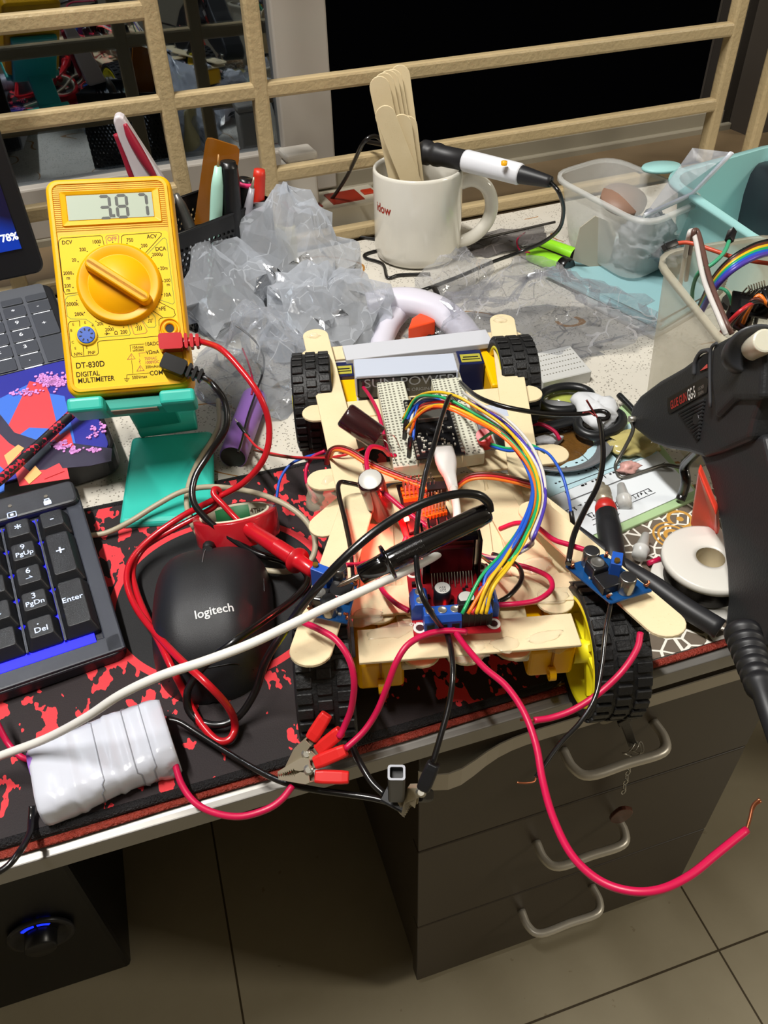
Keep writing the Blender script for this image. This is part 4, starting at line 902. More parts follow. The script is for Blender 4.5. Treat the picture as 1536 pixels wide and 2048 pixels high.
pb, qs2 = board('power_board', ((792, 1028), (836, 1020), (872, 1078), (815, 1094)), .0570, .0016, mat('pcb_red'))
lp_ = T(813, 1038, .062); b = MB(); b.box(tuple(lp_), (.0024, .0018, .0016)); b.build('indicator_led', mat('led_hot', 'ff6040', .3, emit='ff2a1c', es=90), pb)
pl = bpy.data.lights.new('indicator_glow', 'POINT'); pl.energy = .11; pl.color = (1, .06, .05); pl.shadow_soft_size = .002; po = bpy.data.objects.new('indicator_glow', pl); COL.objects.link(po); po.location = lp_+Vector((.002, -.002, .006))
b = MB(); b.lathe([(.003, .0), (.003, .006), (0, .006)], Matrix.Translation(T(845, 1058, .058)), n=16); b.build('small_capacitor', MATS['sleeve_can'], pb)
b = MB(); b.tube([T(762+5*k, 985+2*k, .060) for k in range(2)], .003, n=10); b.build('green_part', mat('green_pad', '4f7a3a', .4), pb)
# big capacitors
ca = T(755, 876, .070); cb = T(688, 828, .082); cap(car, ca, .0072, (cb-ca).length, 'sleeve_brown', None, (cb-ca), topc='sleeve_brown')
b = MB(); b.tube([ca, ca+Vector((.004, -.004, -.001)), T(790, 918, .062)], .0003, n=5); b.tube([ca+Vector((.002, .002, 0)), ca+Vector((.009, -.001, 0)), T(802, 900, .061)], .0003, n=5); b.build('capacitor_leads', m_pin, car)
ca = T(764, 1024, .052); cb = T(740, 958, .084); ax_ = (cb-ca); cap(car, ca, .0066, ax_.length, 'sleeve_brown', None, ax_, topc='cap_silver')
# glue
nb_gl = NB('hot_glue'); nb_gl.b.inputs['Base Color'].default_value = lin('efe6cc'); nb_gl.b.inputs['Roughness'].default_value = .12; nb_gl.b.inputs['Alpha'].default_value = .28; m_glue = nb_gl.m
def blob(px, py, dz, sx, sy, sz, seed, root=car, m=None, name='glue_blob'):
    c = T(px, py, dz); b = MB()
    def fn(u, v):
        th = 2*math.pi*u; ph = math.pi*v; d_ = Vector((math.sin(ph)*math.cos(th), math.sin(ph)*math.sin(th), math.cos(ph)))
        k = 1+.45*noise.noise(d_*1.8+Vector((seed, 0, 0))); return c+Vector((d_.x*sx*k, d_.y*sy*k, d_.z*sz*k))
    b.grid(fn, 20, 12); return b.build(name, m or m_glue, root)
for i, (x, y, z, a, c_, d_) in enumerate(((940, 1303, .054, .010, .005, .0030), (790, 1262, .0562, .013, .004, .0010), (1090, 1275, .0562, .010, .003, .0009), (1010, 1290, .0562, .007, .004, .0010), (730, 1235, .0528, .008, .005, .0010), (1105, 1190, .053, .008, .005, .001), (1120, 1292, .046, .006, .003, .002), (1000, 640, .053, .004, .004, .002), (628, 672, .053, .004, .003, .002), (1075, 1130, .0525, .008, .005, .001), (655, 985, .04, .012, .010, .012))): blob(x, y, z, a, c_, d_, i)
# craft stick tape on arms etc. red foam
b = MB(); b.cyl(T(966, 870, .068), T(972, 886, .058), .0040, .0044, n=14); b.build('red_cap', mat('cap_red', 'c8242a', .4), car)
b = MB(); b.box((0, 0, 0), (.018, .014, .012), frame(T(985, 838, .048), ex, ey)); b.build('sensor_block', mat('tape_white'), car, bevel=.001)
# ---------------------------------------------------------------- wires of the car
wc = {k: mat('wire_'+k, v, .35) for k, v in dict(yellow='d8ae1e', green='1f9a5c', blue='1f52b8', red='b8252c', orange='d8701e', white='c8c4c0', purple='4a3a9e', brown='5a2a1c', grey='8d8a86', black='121214').items()}
m_mg = mat('magenta_silicone', 'b80f42', .38)
def cw(pts, r, m, name='wire', root=car): return wire(root, pts, r, m, name, n=7)
# ribbon of jumper wires: shared path, each with own offset
path = [(835, 810, .086), (868, 800, .097), (905, 806, .100), (950, 828, .098), (1000, 858, .094), (1040, 900, .092), (1066, 950, .090), (1070, 1000, .090), (1048, 1060, .090), (1012, 1118, .088), (975, 1165, .086)]
cols_ = [('yellow', 14, 6, (806, 838), (962, 1228)), ('green', 10, -14, (806, 846), (924, 1228)), ('blue', 5, -9, (808, 852), (978, 1228)), ('red', -6, -2, (807, 842), (944, 1228)), ('orange', -14, 2, (820, 870), (936, 1228)), ('yellow', -10, 0, (822, 862), (952, 1228)), ('blue', -2, -6, (826, 880), (983, 1226)), ('white', 1, 18, (816, 866), None), ('white', 20, 22, (925, 785), None), ('purple', 12, 24, (905, 792), None), ('green', -20, 14, (960, 880), None), ('brown', -16, 10, (812, 858), (948, 1228)), ('yellow', -17, 14, (812, 858), (972, 1228))]
random.seed(11)
for i, (cname, o1, o2, s0, s1) in enumerate(cols_):
    pts = [(s0[0], s0[1], .072)]
    st_ = 1 if cname in ('purple',) or s0[0] > 900 else 0
    if s0[0] > 900: st_ = 3 if s0[0] < 950 else 4
    for k in range(st_, len(path)):
        x, y, z = path[k]; t = k/(len(path)-1); off = o1*(1-t)+o2*t+3*math.sin(i*2.1+k*.9)
        a = path[min(k+1, len(path)-1)]; c = path[max(k-1, 0)]; dx_, dy_ = a[0]-c[0], a[1]-c[1]; n_ = math.hypot(dx_, dy_)
        pts.append((x+dy_/n_*off, y-dx_/n_*off, z+.0018*math.sin(i*1.7+k*.5)-.0012*(i % 4)))
    if s1: pts.append((s1[0], s1[1], .0775))
    elif cname in ('white', 'purple', 'yellow') and i != 11: pts = pts[:-2]+[(1062-4*i+30, 1090, .075), (1020, 1112+2*(i-7), .070), (965, 1105+i, .062), (925, 1090, .058)]
    else: pts = pts[:-1]+[(990, 1130, .07), (960, 1110, .062)]
    cw(pts, .00082, wc[cname])
for (x, y) in ((821, 898), (812, 862)):
    b = MB(); b.cyl(T(x, y-22, .0775), T(x-3, y+16, .064), .0014, n=4); b.build('pin_housing', mat('housing_black'), car)
for i, cname in enumerate(('brown', 'red', 'orange')):
    cw([(650+3*i, 928, .040), (655+4*i, 905+3*i, .060), (672, 893+4*i, .070), (700, 898+5*i, .072), (745, 925+5*i, .070), (800, 948+5*i, .068), (850, 966+5*i, .066), (898, 990+5*i, .063)], .0008, wc[cname], 'servo_wire')
    cw([(1075, 968+5*i, .058), (1030, 956+5*i, .064), (980, 947+5*i, .067), (940, 950+5*i, .066), (912, 970+4*i, .064)], .0008, wc[cname], 'servo_wire')
cw([(968, 884, .058), (985, 893, .060), (1020, 902, .064), (1060, 896, .070), (1095, 906, .072), (1122, 945, .070), (1136, 990, .064), (1142, 1025, .058)], .0008, wc['blue'])
b = MB(); b.cyl(T(1142, 1022, .0585), T(1147, 1052, .052), .0014, n=4); b.build('pin_housing', mat('housing_black'), car)
cw([(968, 882, .059), (985, 889, .061), (1020, 897, .063), (1060, 890, .068), (1090, 905, .07)], .0008, wc['green'])
cw([(716, 762, .052), (738, 790, .062), (756, 825, .068), (768, 870, .066), (776, 905, .062), (792, 912, .060)], .0011, m_mg)
cw([(778, 910, .062), (766, 898, .070), (745, 893, .076), (735, 905, .078), (734, 935, .078), (750, 968, .076), (785, 1000, .074), (815, 1025, .072), (850, 1050, .070), (885, 1075, .066)], .00125, m_mg)
cw([(490, 868, .032), (520, 898, .034), (570, 912, .036), (630, 916, .048), (680, 912, .056), (728, 896, .060)], .0008, wc['red'])
cw([(508, 900, .030), (545, 910, .034), (600, 917, .040), (650, 912, .05), (700, 903, .056)], .0007, wc['brown'])
b = MB(); b.cyl(T(497, 874, .031), T(476, 846, .034), .0013, n=4); b.build('pin_housing', mat('housing_black'), car); b = MB(); b.cyl(T(476, 846, .034), T(468, 836, .036), .0004, n=5); b.build('pin', m_pin, car)
cw([(553, 998, .022), (560, 960, .026), (580, 930, .03), (610, 915, .034), (650, 905, .040)], .0009, wc['blue'])
cw([(635, 1000, .036), (615, 970, .036), (612, 940, .038), (625, 915, .042), (650, 902, .046)], .0011, m_mg)
cw([(1000, 1058, .062), (1035, 1046, .070), (1070, 1052, .074), (1105, 1078, .076), (1140, 1090, .078), (1195, 1108, .080)], .00125, m_mg)
cw([(988, 1210, .068), (1030, 1208, .070), (1075, 1200, .068), (1103, 1178, .066), (1098, 1155, .064), (1065, 1138, .062), (1020, 1126, .060), (960, 1110, .058)], .00125, m_mg)
cw([(996, 1205, .068), (1020, 1190, .068), (1042, 1162, .066), (1040, 1138, .064), (1018, 1120, .062), (985, 1108, .060)], .0012, m_blk)
cw([(818, 1222, .066), (790, 1205, .066), (765, 1180, .064), (755, 1150, .062), (770, 1130, .060), (800, 1120, .058)], .00125, m_mg)
cw([(690, 1130, .082), (720, 1128, .076), (760, 1115, .070), (800, 1095, .064), (812, 1075, .060)], .0011, m_mg)
cw([(905, 788, .100), (912, 800, .092), (900, 793, .102), (885, 830, .104), (868, 890, .106), (850, 950, .102), (838, 1020, .096), (832, 1080, .094), (834, 1140, .094), (842, 1185, .092), (862, 1225, .084), (884, 1255, .070)], .00125, m_blk)
cw([(893, 1262, .066), (902, 1300, .070), (906, 1350, .070), (898, 1410, .064), (882, 1470, .058), (866, 1525, .052)], .00125, m_blk)
cw([(742, 990, .058), (720, 972, .062), (698, 966, .066), (680, 965, .068), (677, 985, .070), (690, 1040, .072), (702, 1100, .076), (708, 1160, .080)], .00125, m_blk)
cw([(906, 1258, .066), (930, 1292, .072), (968, 1335, .076), (1012, 1372, .078), (1048, 1425, .078), (1072, 1490, .076), (1085, 1560, .075), (1105, 1632, .077), (1140, 1705, .080), (1190, 1755, .083), (1250, 1780, .085), (1315, 1780, .086), (1378, 1752, .086), (1436, 1706, .086), (1493, 1660, .086)], .00135, m_mg, 'loose_wire')
cw([(932, 1264, .066), (890, 1262, .070), (850, 1270, .072), (815, 1290, .072), (792, 1325, .068), (775, 1370, .060), (755, 1420, .050), (728, 1462, .044), (690, 1498, .040)], .0014, m_mg, 'loose_wire')
cw([(607, 1245, .078), (640, 1260, .080), (672, 1280, .080), (698, 1318, .076), (708, 1365, .068), (703, 1415, .056), (690, 1450, .048), (678, 1475, .044)], .0014, m_mg, 'loose_wire')
cw([(1281, 1266, .072), (1274, 1298, .070), (1245, 1342, .066), (1200, 1385, .060), (1150, 1418, .056), (1105, 1435, .054), (1068, 1441, .054)], .0014, m_mg, 'loose_wire')
cw([(1222, 1205, .074), (1212, 1260, .072), (1204, 1330, .066), (1190, 1395, .060), (1160, 1445, .056), (1120, 1488, .054), (1072, 1555, .052)], .0010, m_blk, 'loose_wire')
b = MB(); b.tube([T(1072, 1555, .052), T(1068, 1563, .052), T(1052, 1566, .053), T(1034, 1565, .054)], .0004, n=5); b.build('bare_strand', mat('copper'), car); b = MB(); b.tube([T(1493, 1660, .086), T(1500, 1636, .088), T(1506, 1612, .090), T(1520, 1598, .092)], .0006, n=5); b.tube([T(1500, 1636, .088), T(1510, 1612, .090), T(1523, 1603, .092)], .0003, n=5); b.build('bare_strand', mat('copper'), car); b = MB()
b.tube([T(1068, 1441, .054), T(1052, 1439, .054), T(1040, 1440, .054)], .0006, n=5); b.build('bare_strand', mat('copper'), car)
# lead from the pack to the twisted joint and down to the right converter
cw([(918, 762, .058), (950, 790, .070), (990, 808, .076), (1040, 820, .076), (1100, 828, .072), (1160, 828, .070), (1200, 822, .070), (1216, 828, .070), (1212, 838, .070), (1196, 838, .070)], .0014, m_blk)
cw([(1198, 838, .070), (1204, 870, .074), (1206, 920, .076), (1196, 970, .078), (1170, 1020, .080), (1148, 1070, .082), (1136, 1128, .080)], .0014, m_blk)
b = MB(); b.tube([T(1173, 800, .078), T(1182, 815, .074), T(1190, 828, .071), T(1198, 840, .070)], .0006, n=5); b.tube([T(1165, 826, .072), T(1178, 824, .072), T(1190, 832, .071)], .0005, n=5); b.build('copper_joint', mat('copper_red', '7a3030', .35, metal=.7), car)
# white usb cable
us = thing('usb_cable', 'thick white usb cable plugged into the robot and crossing over the mouse', 'cable', T(500, 1290))
b = MB(); a, c = T(887, 902, .0735), T(905, 972, .074); d_ = (c-a).normalized(); M1 = frame(a, d_, Vector((0, 0, 1)).cross(d_)); L = (c-a).length
b.loft([[M1 @ Vector((x, y, z)) for y, z in rrect(w_, h_, min(w_, h_)*.35, 3)] for x, w_, h_ in ((0, .0105, .0062), (L*.25, .0110, .0066), (L*.45, .0100, .0066), (L*.7, .0065, .0056), (L*1.1, .0046, .0044))], smooth=True); b.build('usb_plug', mat('usb_white', 'd2d0cc', .35), us)
cp = [(903, 962, .0735), (911, 1000, .076), (914, 1035, .078), (905, 1070, .078), (880, 1104, .080), (845, 1126, .083), (790, 1152, .086), (720, 1184, .088), (650, 1216, .090), (580, 1250, .090), (500, 1288, .089), (410, 1322, .086), (320, 1352, .080), (240, 1390, .070), (170, 1436, .054), (90, 1478, .036), (0, 1512, .024), (-80, 1545, .016)]
wire(us, cp, .0019, mat('cable_white', 'd8d6d0', .4), 'cable', n=10)
# beige cable loop
bc = thing('beige_cable', 'dirty beige round cable looped once over the red tape roll', 'cable', T(500, 1050))
wire(bc, [(175, 1072, .008), (215, 1065, .008), (262, 1042, .012), (310, 1012, .016), (360, 985, .020), (410, 974, .024), (465, 977, .028), (525, 990, .034), (575, 1012, .034), (612, 1042, .030), (630, 1078, .024), (625, 1115, .018), (598, 1138, .014), (550, 1143, .012), (490, 1130, .012), (432, 1102, .014), (392, 1062, .014), (374, 1015, .012), (378, 968, .016), (398, 920, .016), (425, 878, .014), (438, 845, .012), (436, 800, .010)], .0017, mat('cable_beige', 'a59b84', .45), 'cable')
# ================================================================ SMALL THINGS ON THE DESK
def hx(dx, dy): return Vector((dx, dy, 0)).normalized()
VD = lambda px, py: hx(ray(px, py).x, ray(px, py).y)   # horizontal direction away from the viewer side
# tape roll
c = T(474, 1050, .020); ax = (Vector((0, 0, 1))*math.cos(.47)+VD(474, 1050)*math.sin(.47)).normalized(); M = frame(c, VD(474, 1050).cross(Vector((0, 0, 1))), None, ax)
tr = thing('tape_roll', 'roll of red electrical tape tilted on the mat behind the mouse', 'tape', c-Vector((0, 0, .012)))
b = MB(); b.lathe([(.0200, -.0075), (.0238, -.0075), (.0240, -.007), (.0240, .007), (.0238, .0075), (.0200, .0075)], M, n=48); b.build('tape', mat('tape_red', 'a81822', .25, coat=.4), tr)
b = MB(); b.lathe([(.0200, -.0078), (.0200, .0080), (.0188, .0080), (.0187, .0078), (.0187, -.0078), (.0200, -.0078)], M, n=48); b.build('core', mat('core_card', 'cfc8b0', .6), tr)
b = MB(); P = []
for k in range(13):
    a = math.radians(62+4.5*k*1.2); P.append((M @ Vector((.0185*math.cos(a), .0185*math.sin(a), -.0070)), M @ Vector((.0185*math.cos(a), .0185*math.sin(a), .0070))))
b.loft([[q[0], q[1], q[1]*1.0] for q in P], cap=False, closed=False); b.build('core_label', mat('label_green', '1c6a3a', .5), tr)
b = MB()
for r_ in (.0030, -.0032):
    def cf(p_): a = math.radians(60-p_.x/.0182*57.3); return Vector((.0184*math.cos(a), .0184*math.sin(a), p_.y+r_))
    b.text('4TH Gen', .0042, M, fn=cf, align='LEFT', bold=.02)
b.build('core_print', mat('print_brown', '5a4638', .5), tr)
# purple cell
def cell(root, a, c, r, m, endm):
    d = (c-a); L = d.length; M = frame(a, Vector((0, 0, 1)).cross(d), None, d.normalized())
    b = MB(); b.lathe([(0, 0), (r*.8, 0), (r*.97, .0006), (r, .0015), (r, L-.0015), (r*.97, L-.0005), (r*.9, L)], M, n=28); b.build('sleeve', m, root)
    b = MB(); b.lathe([(r*.9, L-.0002), (r*.88, L-.0006), (0, L-.0006)], M, n=28); b.build('end_cap', endm, root)
pc = thing('battery_cell', 'purple cylindrical battery cell with a black wire lying beside the teal stand', 'battery', T(484, 850))
cell(pc, T(510, 795, .0092), T(466, 915, .0092), .0092, mat('cell_purple', '9a6cc4', .35), mat('cell_end', '2c302c', .5))
wire(pc, [(463, 645, .040), (500, 672, .034), (522, 700, .030), (528, 735, .026), (512, 785, .021), (495, 835, .0195), (484, 880, .0195), (476, 905, .019)], .0008, m_blk, 'lead')
wire(pc, [(485, 697, .030), (498, 730, .025), (506, 765, .022), (503, 790, .0185)], .0007, m_mg, 'lead')
# taped battery pack in front
wp = thing('taped_battery_pack', 'battery pack wrapped in white tape lying at the front left edge of the mat', 'battery', T(200, 1540, .004))
A, B, C, D = T(54, 1518, .022), T(322, 1416, .022), T(346, 1482, .020), T(72, 1590, .020)
ctr = (A+B+C+D)/4; ctr.z = DESK+.0135; exx = (B-A).normalized(); exx.z = 0; eyy = Vector((-exx.y, exx.x, 0)); L = (B-A).length; Wd = .036
b = MB(); N = 44; rings = []
for i in range(N+1):
    u = i/N; x = (u-.5)*L*1.0; prof = rrect(Wd*(1-.05*abs(2*u-1)**16), .0188*(1-.12*abs(2*u-1)**14), .0068, 7); ring = []
    for y, z in prof:
        p_ = ctr+exx*x+eyy*y+Vector((0, 0, z)); k = noise.noise(p_*60)*.0016+(1-abs(noise.noise(p_*110+Vector((3, 1, 2)))))**6*.0007
        st_ = .0005 if (.27 < u < .30 or .55 < u < .58 or u > .86) else 0
        ring.append(p_+(eyy*y/Wd+Vector((0, 0, z/.019)))*2*(k+st_))
    rings.append(ring)
b.loft(rings); b.build('white_tape', mat('gloss_tape', 'bfc2cd', .22, coat=.3), wp)
b = MB(); M = frame(ctr-exx*(L/2-.0015), eyy, Vector((0, 0, 1)))
b.lathe([(.0001, -.002), (.0085, -.002), (.0088, .0015)], M @ TR(.008, .0005, 0) @ RY(0), n=20); b.build('exposed_cell', mat('cell_purple'), wp)
for ui, sk in ((19, 2), (32, -1), (36, 1)):
    b = MB(); b.tube([rings[ui+int(round(sk*math.sin(2*math.pi*q_i/len(rings[ui]))))][q_i]+(rings[ui][q_i]-ctr-exx*((rings[ui][q_i]-ctr).dot(exx))).normalized()*.0001 for q_i in range(len(rings[ui]))], .00028, n=4, closed=True, smoothpath=False); b.build('tape_seam', mat('seam_grey', '8d8f98', .4), wp)
wire(wp, [(-40, 1400, .03), (-10, 1440, .024), (15, 1485, .016), (40, 1512, .014), (58, 1520, .014)], .0014, m_mg, 'lead')
wire(wp, [(64, 1612, .010), (62, 1640, .008), (58, 1670, .012), (38, 1705, .018), (8, 1738, .018), (-40, 1760, .016)], .0014, m_blk, 'lead')
wire(wp, [(346, 1508, .014), (352, 1535, .014), (364, 1570, .014), (390, 1605, .014), (430, 1626, .015), (480, 1633, .017), (530, 1620, .019), (562, 1600, .020), (585, 1572, .021)], .0015, m_mg, 'lead')
wire(wp, [(333, 1438, .014), (360, 1445, .013), (400, 1470, .012), (450, 1502, .012), (505, 1535, .014), (560, 1562, .016), (620, 1578, .018), (690, 1588, .020), (750, 1597, .021), (803, 1612, .021)], .0014, m_blk, 'lead')
# crocodile clips
m_ni = mat('nickel', 'b4aa94', .32, metal=.55); m_cr = mat('clip_red', 'c8201e', .38); m_ck = mat('clip_black', '18181a', .4)
def clip(label, tip, hinge, boots, m, bl=.016, extra=None):
    r = thing('crocodile_clip', label, 'crocodile clip', hinge)
    view = (CAM-hinge).normalized()
    for (s_, e_) in boots:
        d = (e_-s_); y = view.cross(d.normalized()).normalized(); M = frame(s_, d, y); L = d.length
        b = MB(); b.loft([[M @ Vector((x, yy, zz)) for yy, zz in rrect(w_, w_*.82, .0012, 2)] for x, w_ in ((0, .0052), (L*.25, .0058), (L*.8, .0056), (L, .0050))], smooth=False)
        b.build('boot', m, r, bevel=.0005)
        # arm from tip past the hinge into the boot
        d1 = (hinge-tip); y1 = view.cross(d1.normalized()).normalized(); side = 1 if (s_-hinge).dot(y1) > 0 else -1
        M1 = frame(tip, d1, y1); L1 = d1.length; q = M1.inverted() @ s_
        b = MB(); P = [(0, 0)]
        n = 8
        for k in range(n): P += [(L1*(.04+.62*k/n), .0009*side+.0009*side*k/n), (L1*(.04+.62*(k+.5)/n), (.0001+.0009*k/n)*side)]
        P += [(L1*.8, .0002*side), (q.x, q.y-.0018*side), (q.x, q.y+.0018*side), (L1*.92, .0052*side), (L1*.35, .0031*side), (0, .0016*side)]
        b.prism(P, M1, -.0019*.9, -.0013); b.prism(P, M1, .0013, .0019*.9); b.prism([(0, .0010*side), (L1*.35, .0025*side), (L1*.92, .0047*side), (q.x, q.y+.0013*side), (q.x, q.y+.0019*side), (L1*.92, .0053*side), (L1*.35, .0031*side), (0, .0016*side)], M1, -.0017, .0017); b.build('jaw', m_ni, r)
    b = MB(); b.cyl(hinge-view*.0026, hinge+view*.0028, .0013, n=14); b.lathe([(.0022, .0), (.0022, .0004), (0, .0008)], frame(hinge+view*.0019, boots[0][0]-boots[0][1], None, view), n=16); b.build('hinge_pin', mat('pin_metal'), r)
    return r
clip('crocodile clip with two red sleeves, upper one of the red pair at the desk edge', T(572, 1552, .020), T(613, 1508, .034), [(T(622, 1478, .040), T(654, 1428, .048)), (T(636, 1500, .036), T(682, 1462, .044))], m_cr)
clip('crocodile clip with two red sleeves, lower one clamped onto the pink lead', T(562, 1550, .022), T(617, 1540, .032), [(T(630, 1526, .034), T(692, 1500, .040)), (T(630, 1553, .030), T(698, 1555, .030))], m_cr)
clip('black sleeved crocodile clip hanging below the desk edge on the black lead', T(812, 1630, .026), T(842, 1585, .038), [(T(846, 1578, .040), T(868, 1526, .050)), (T(836, 1590, .030), T(858, 1590, .014))], m_ck)
cb_ = thing('crocodile_clip', 'crocodile clip with an open ended black sleeve standing up beside the other black clip', 'crocodile clip', T(790, 1590, .02))
for (a, c) in ((T(793, 1590, .034), T(793, 1545, .060)), (T(812, 1612, .026), T(768, 1588, .028))):
    d = (c-a).normalized(); y = (CAM-a).normalized().cross(d).normalized(); M = frame(a, y, None, d); L = (c-a).length; b = MB()
    o_ = rrect(.0066, .0058, .001, 2); i_ = rrect(.0048, .0040, .0006, 2)
    R4 = [[M @ Vector((x, yy, z)) for x, yy in P] for P, z in ((o_, 0), (o_, L), (i_, L), (i_, L-.004))]; b.loft(R4, cap=False, smooth=False); b.quad([M @ Vector((x, yy, L-.004)) for x, yy in i_]); b.build('boot', m_ck, cb_)
    b = MB(); b.loft([[M @ Vector((x, yy, z)) for x, yy in P] for P, z in ((rrect(.0066, .0058, .001, 2), L+.0001), (rrect(.0050, .0042, .0006, 2), L+.0001))], cap=False); b.build('boot_rim', mat('rim_light', '9a9ca4', .5), cb_)
b = MB(); 
for s_, e_ in ((T(800, 1594, .033), T(812, 1628, .026)), (T(785, 1598, .03), T(810, 1632, .025))):
    d = e_-s_; M = frame(s_, d, (CAM-s_).normalized().cross(d.normalized())); b.prism([(0, -.002), (d.length, -.0008), (d.length, .0008), (0, .002)], M, -.0012, -.0006)
b.build('jaw', m_ni, cb_)
wire(cb_, [(700, 1480, .030), (712, 1510, .030), (728, 1540, .030), (745, 1566, .029), (768, 1588, .028)], .0015, m_blk, 'lead')
# mug
mc_ = Vector((.2495, .705, DESK+.0015)); mug = thing('mug', 'stained white ceramic mug holding craft sticks and a soldering iron', 'mug', mc_)
MGM = Matrix.Translation(mc_); m_cer = mat('ceramic_white', 'd8d4c9', .15, coat=.4, var=.10, vscale=16)
b = MB(); b.lathe([(0, .0), (.036, 0), (.0395, .003), (.041, .010), (.041, .079), (.0405, .0815), (.0392, .082), (.0378, .0808), (.0375, .078), (.0375, .008), (.034, .005), (0, .005)], MGM, n=64); b.build('body', m_cer, mug)
hd = hx(.97, -.42); b = MB()
b.tube([mc_+hd*r_+Vector((0, 0, z_)) for r_, z_ in ((.038, .067), (.050, .070), (.062, .064), (.068, .050), (.066, .034), (.057, .021), (.046, .014), (.039, .013))], .0052, n=12, flat=1.2); b.build('handle', m_cer, mug)
b = MB(); td = math.radians(-160)
def mf(p_): a = td+p_.x/.041; return Vector((.04115*math.cos(a), .04115*math.sin(a), .053+p_.y))
b.text('idow', .0115, MGM, fn=mf, bold=.02, sx=.9); b.build('printed_name', mat('mug_red', '9a2a1c', .4), mug)
def mplane(px, py, off=0): return WP(px, py, mc_+VD(840, 400)*off, VD(840, 400))
g = 'wooden craft sticks in the mug'
for i, (t_, off, bx, lab) in enumerate((((797, 130), .022, (842, 460), 'wooden craft stick standing furthest right and tallest in the mug'), ((781, 139), .018, (838, 465), 'wooden craft stick in the mug just left of the tallest one'), ((773, 141), .013, (832, 468), 'wooden craft stick third from the left among the tall ones in the mug'),
      ((764, 146), .008, (826, 470), 'wooden craft stick second from the left among the tall ones in the mug'), ((755, 153), .003, (820, 472), 'wooden craft stick furthest left among the tall ones in the mug'), ((812, 232), -.004, (842, 470), 'short craft stick upright behind the front one in the mug'),
      ((800, 229), -.008, (838, 472), 'short craft stick leaning directly behind the front one in the mug'), ((763, 213), -.014, (868, 480), 'wide craft stick leaning left at the front of the mug'))):
    a = mplane(bx[0], bx[1], off*.5); c = mplane(t_[0], t_[1], off); d = (c-a).normalized(); a = c-d*(.150 if i < 5 else .118)
    if a.z < DESK+.008: a = a+d*((DESK+.008-a.z)/d.z)
    r = thing('craft_stick', lab, 'craft stick', a, g); r2 = stick(r, a, c, rollv=(-VD(840, 400)+Vector((0, 0, .25))).normalized(), name='blade')
# soldering iron
si = thing('soldering_iron', 'soldering iron with white and black handle resting across the mug', 'soldering iron', mc_+Vector((.06, 0, .09)))
def seg(px0, px1, dz0, dz1, prof, m, nm, root, fine=20):
    a, c = T(px0[0], px0[1], dz0), T(px1[0], px1[1], dz1); d = c-a; L = d.length; M = frame(a, Vector((0, 0, 1)).cross(d), None, d.normalized())
    b = MB(); b.lathe([(0, prof[0][1]*L)]+[(r_, z_*L) for r_, z_ in prof]+[(0, prof[-1][1]*L)], M, n=fine); return b.build(nm, m, root)
seg((842, 303), (935, 322), .092, .092, [(.0085, 0), (.0105, .06), (.0105, .18), (.0085, .22), (.0100, .32), (.0100, .4), (.0088, .48), (.0086, 1)], mat('grip_black', '1d1d20', .45), 'grip', si)
seg((930, 321), (1042, 349), .092, .090, [(.0088, 0), (.0092, .03), (.0088, .97), (.0080, 1)], mat('iron_white', 'd8dae0', .3), 'handle', si)
seg((1038, 348), (1102, 364), .090, .089, [(.0080, 0), (.0075, .1), (.0050, .9), (.0045, 1)], mat('grip_black'), 'strain_relief', si)
seg((735, 283), (845, 304), .092, .092, [(.0020, 0), (.0022, .55), (.0060, .58), (.0065, 1)], mat('burnt_metal', '3c3630', .35, metal=.8), 'barrel', si)
b = MB(); b.lathe([(.0026, 0), (.0026, .0030), (0, .0036)], Matrix.Translation(T(1008, 330, .099)), n=14); b.build('lamp', mat('amber', 'e8a818', .3), si)
wire(si, [(1100, 363, .089), (1118, 385, .084), (1127, 420, .066), (1118, 458, .044), (1085, 485, .026), (1040, 504, .014), (985, 524, .012), (930, 548, .014), (880, 568, .018), (830, 586, .018), (790, 604, .014), (764, 632, .010), (756, 660, .010), (754, 690, .012)], .0018, m_blk, 'cord')
kb2 = thing('black_cable', 'black round cable looping down from the clear bag behind the robot', 'cable', T(870, 620)); wire(kb2, [(868, 574, .020), (877, 596, .018), (877, 622, .014), (866, 652, .010), (852, 684, .006)], .0024, m_blk, 'cable')
kb3 = thing('black_cable', 'thin black cable hanging in front of the grille left of the mug', 'cable', T(640, 430)); wire(kb3, [(772, 288, .100), (750, 272, .108), (728, 284, .104), (712, 315, .086), (694, 352, .060), (668, 392, .032), (648, 415, .016), (636, 440, .004)], .0019, m_blk, 'cable')
kb4 = thing('black_cable', 'black cable running along the cloth behind the frosted bags to the mug', 'cable', T(700, 480)); wire(kb4, [(500, 385, .012), (560, 405, .006), (610, 432, .004), (650, 455, .003), (700, 470, .003), (760, 480, .003), (800, 492, .003), (740, 505, .003), (730, 515, .003), (765, 528, .003), (775, 555, .003), (800, 550, .003), (860, 548, .003)], .0016, m_blk, 'cable')
kb5 = thing('hex_key', 'thin grey metal rod passing through the mug handle', 'tool', T(950, 480)); wire(kb5, [(876, 480, .012), (886, 488, .012), (905, 490, .012), (960, 478, .012), (1030, 462, .012), (1110, 444, .012)], .0013, mat('rod_grey', '55524e', .35, metal=.6), 'rod')
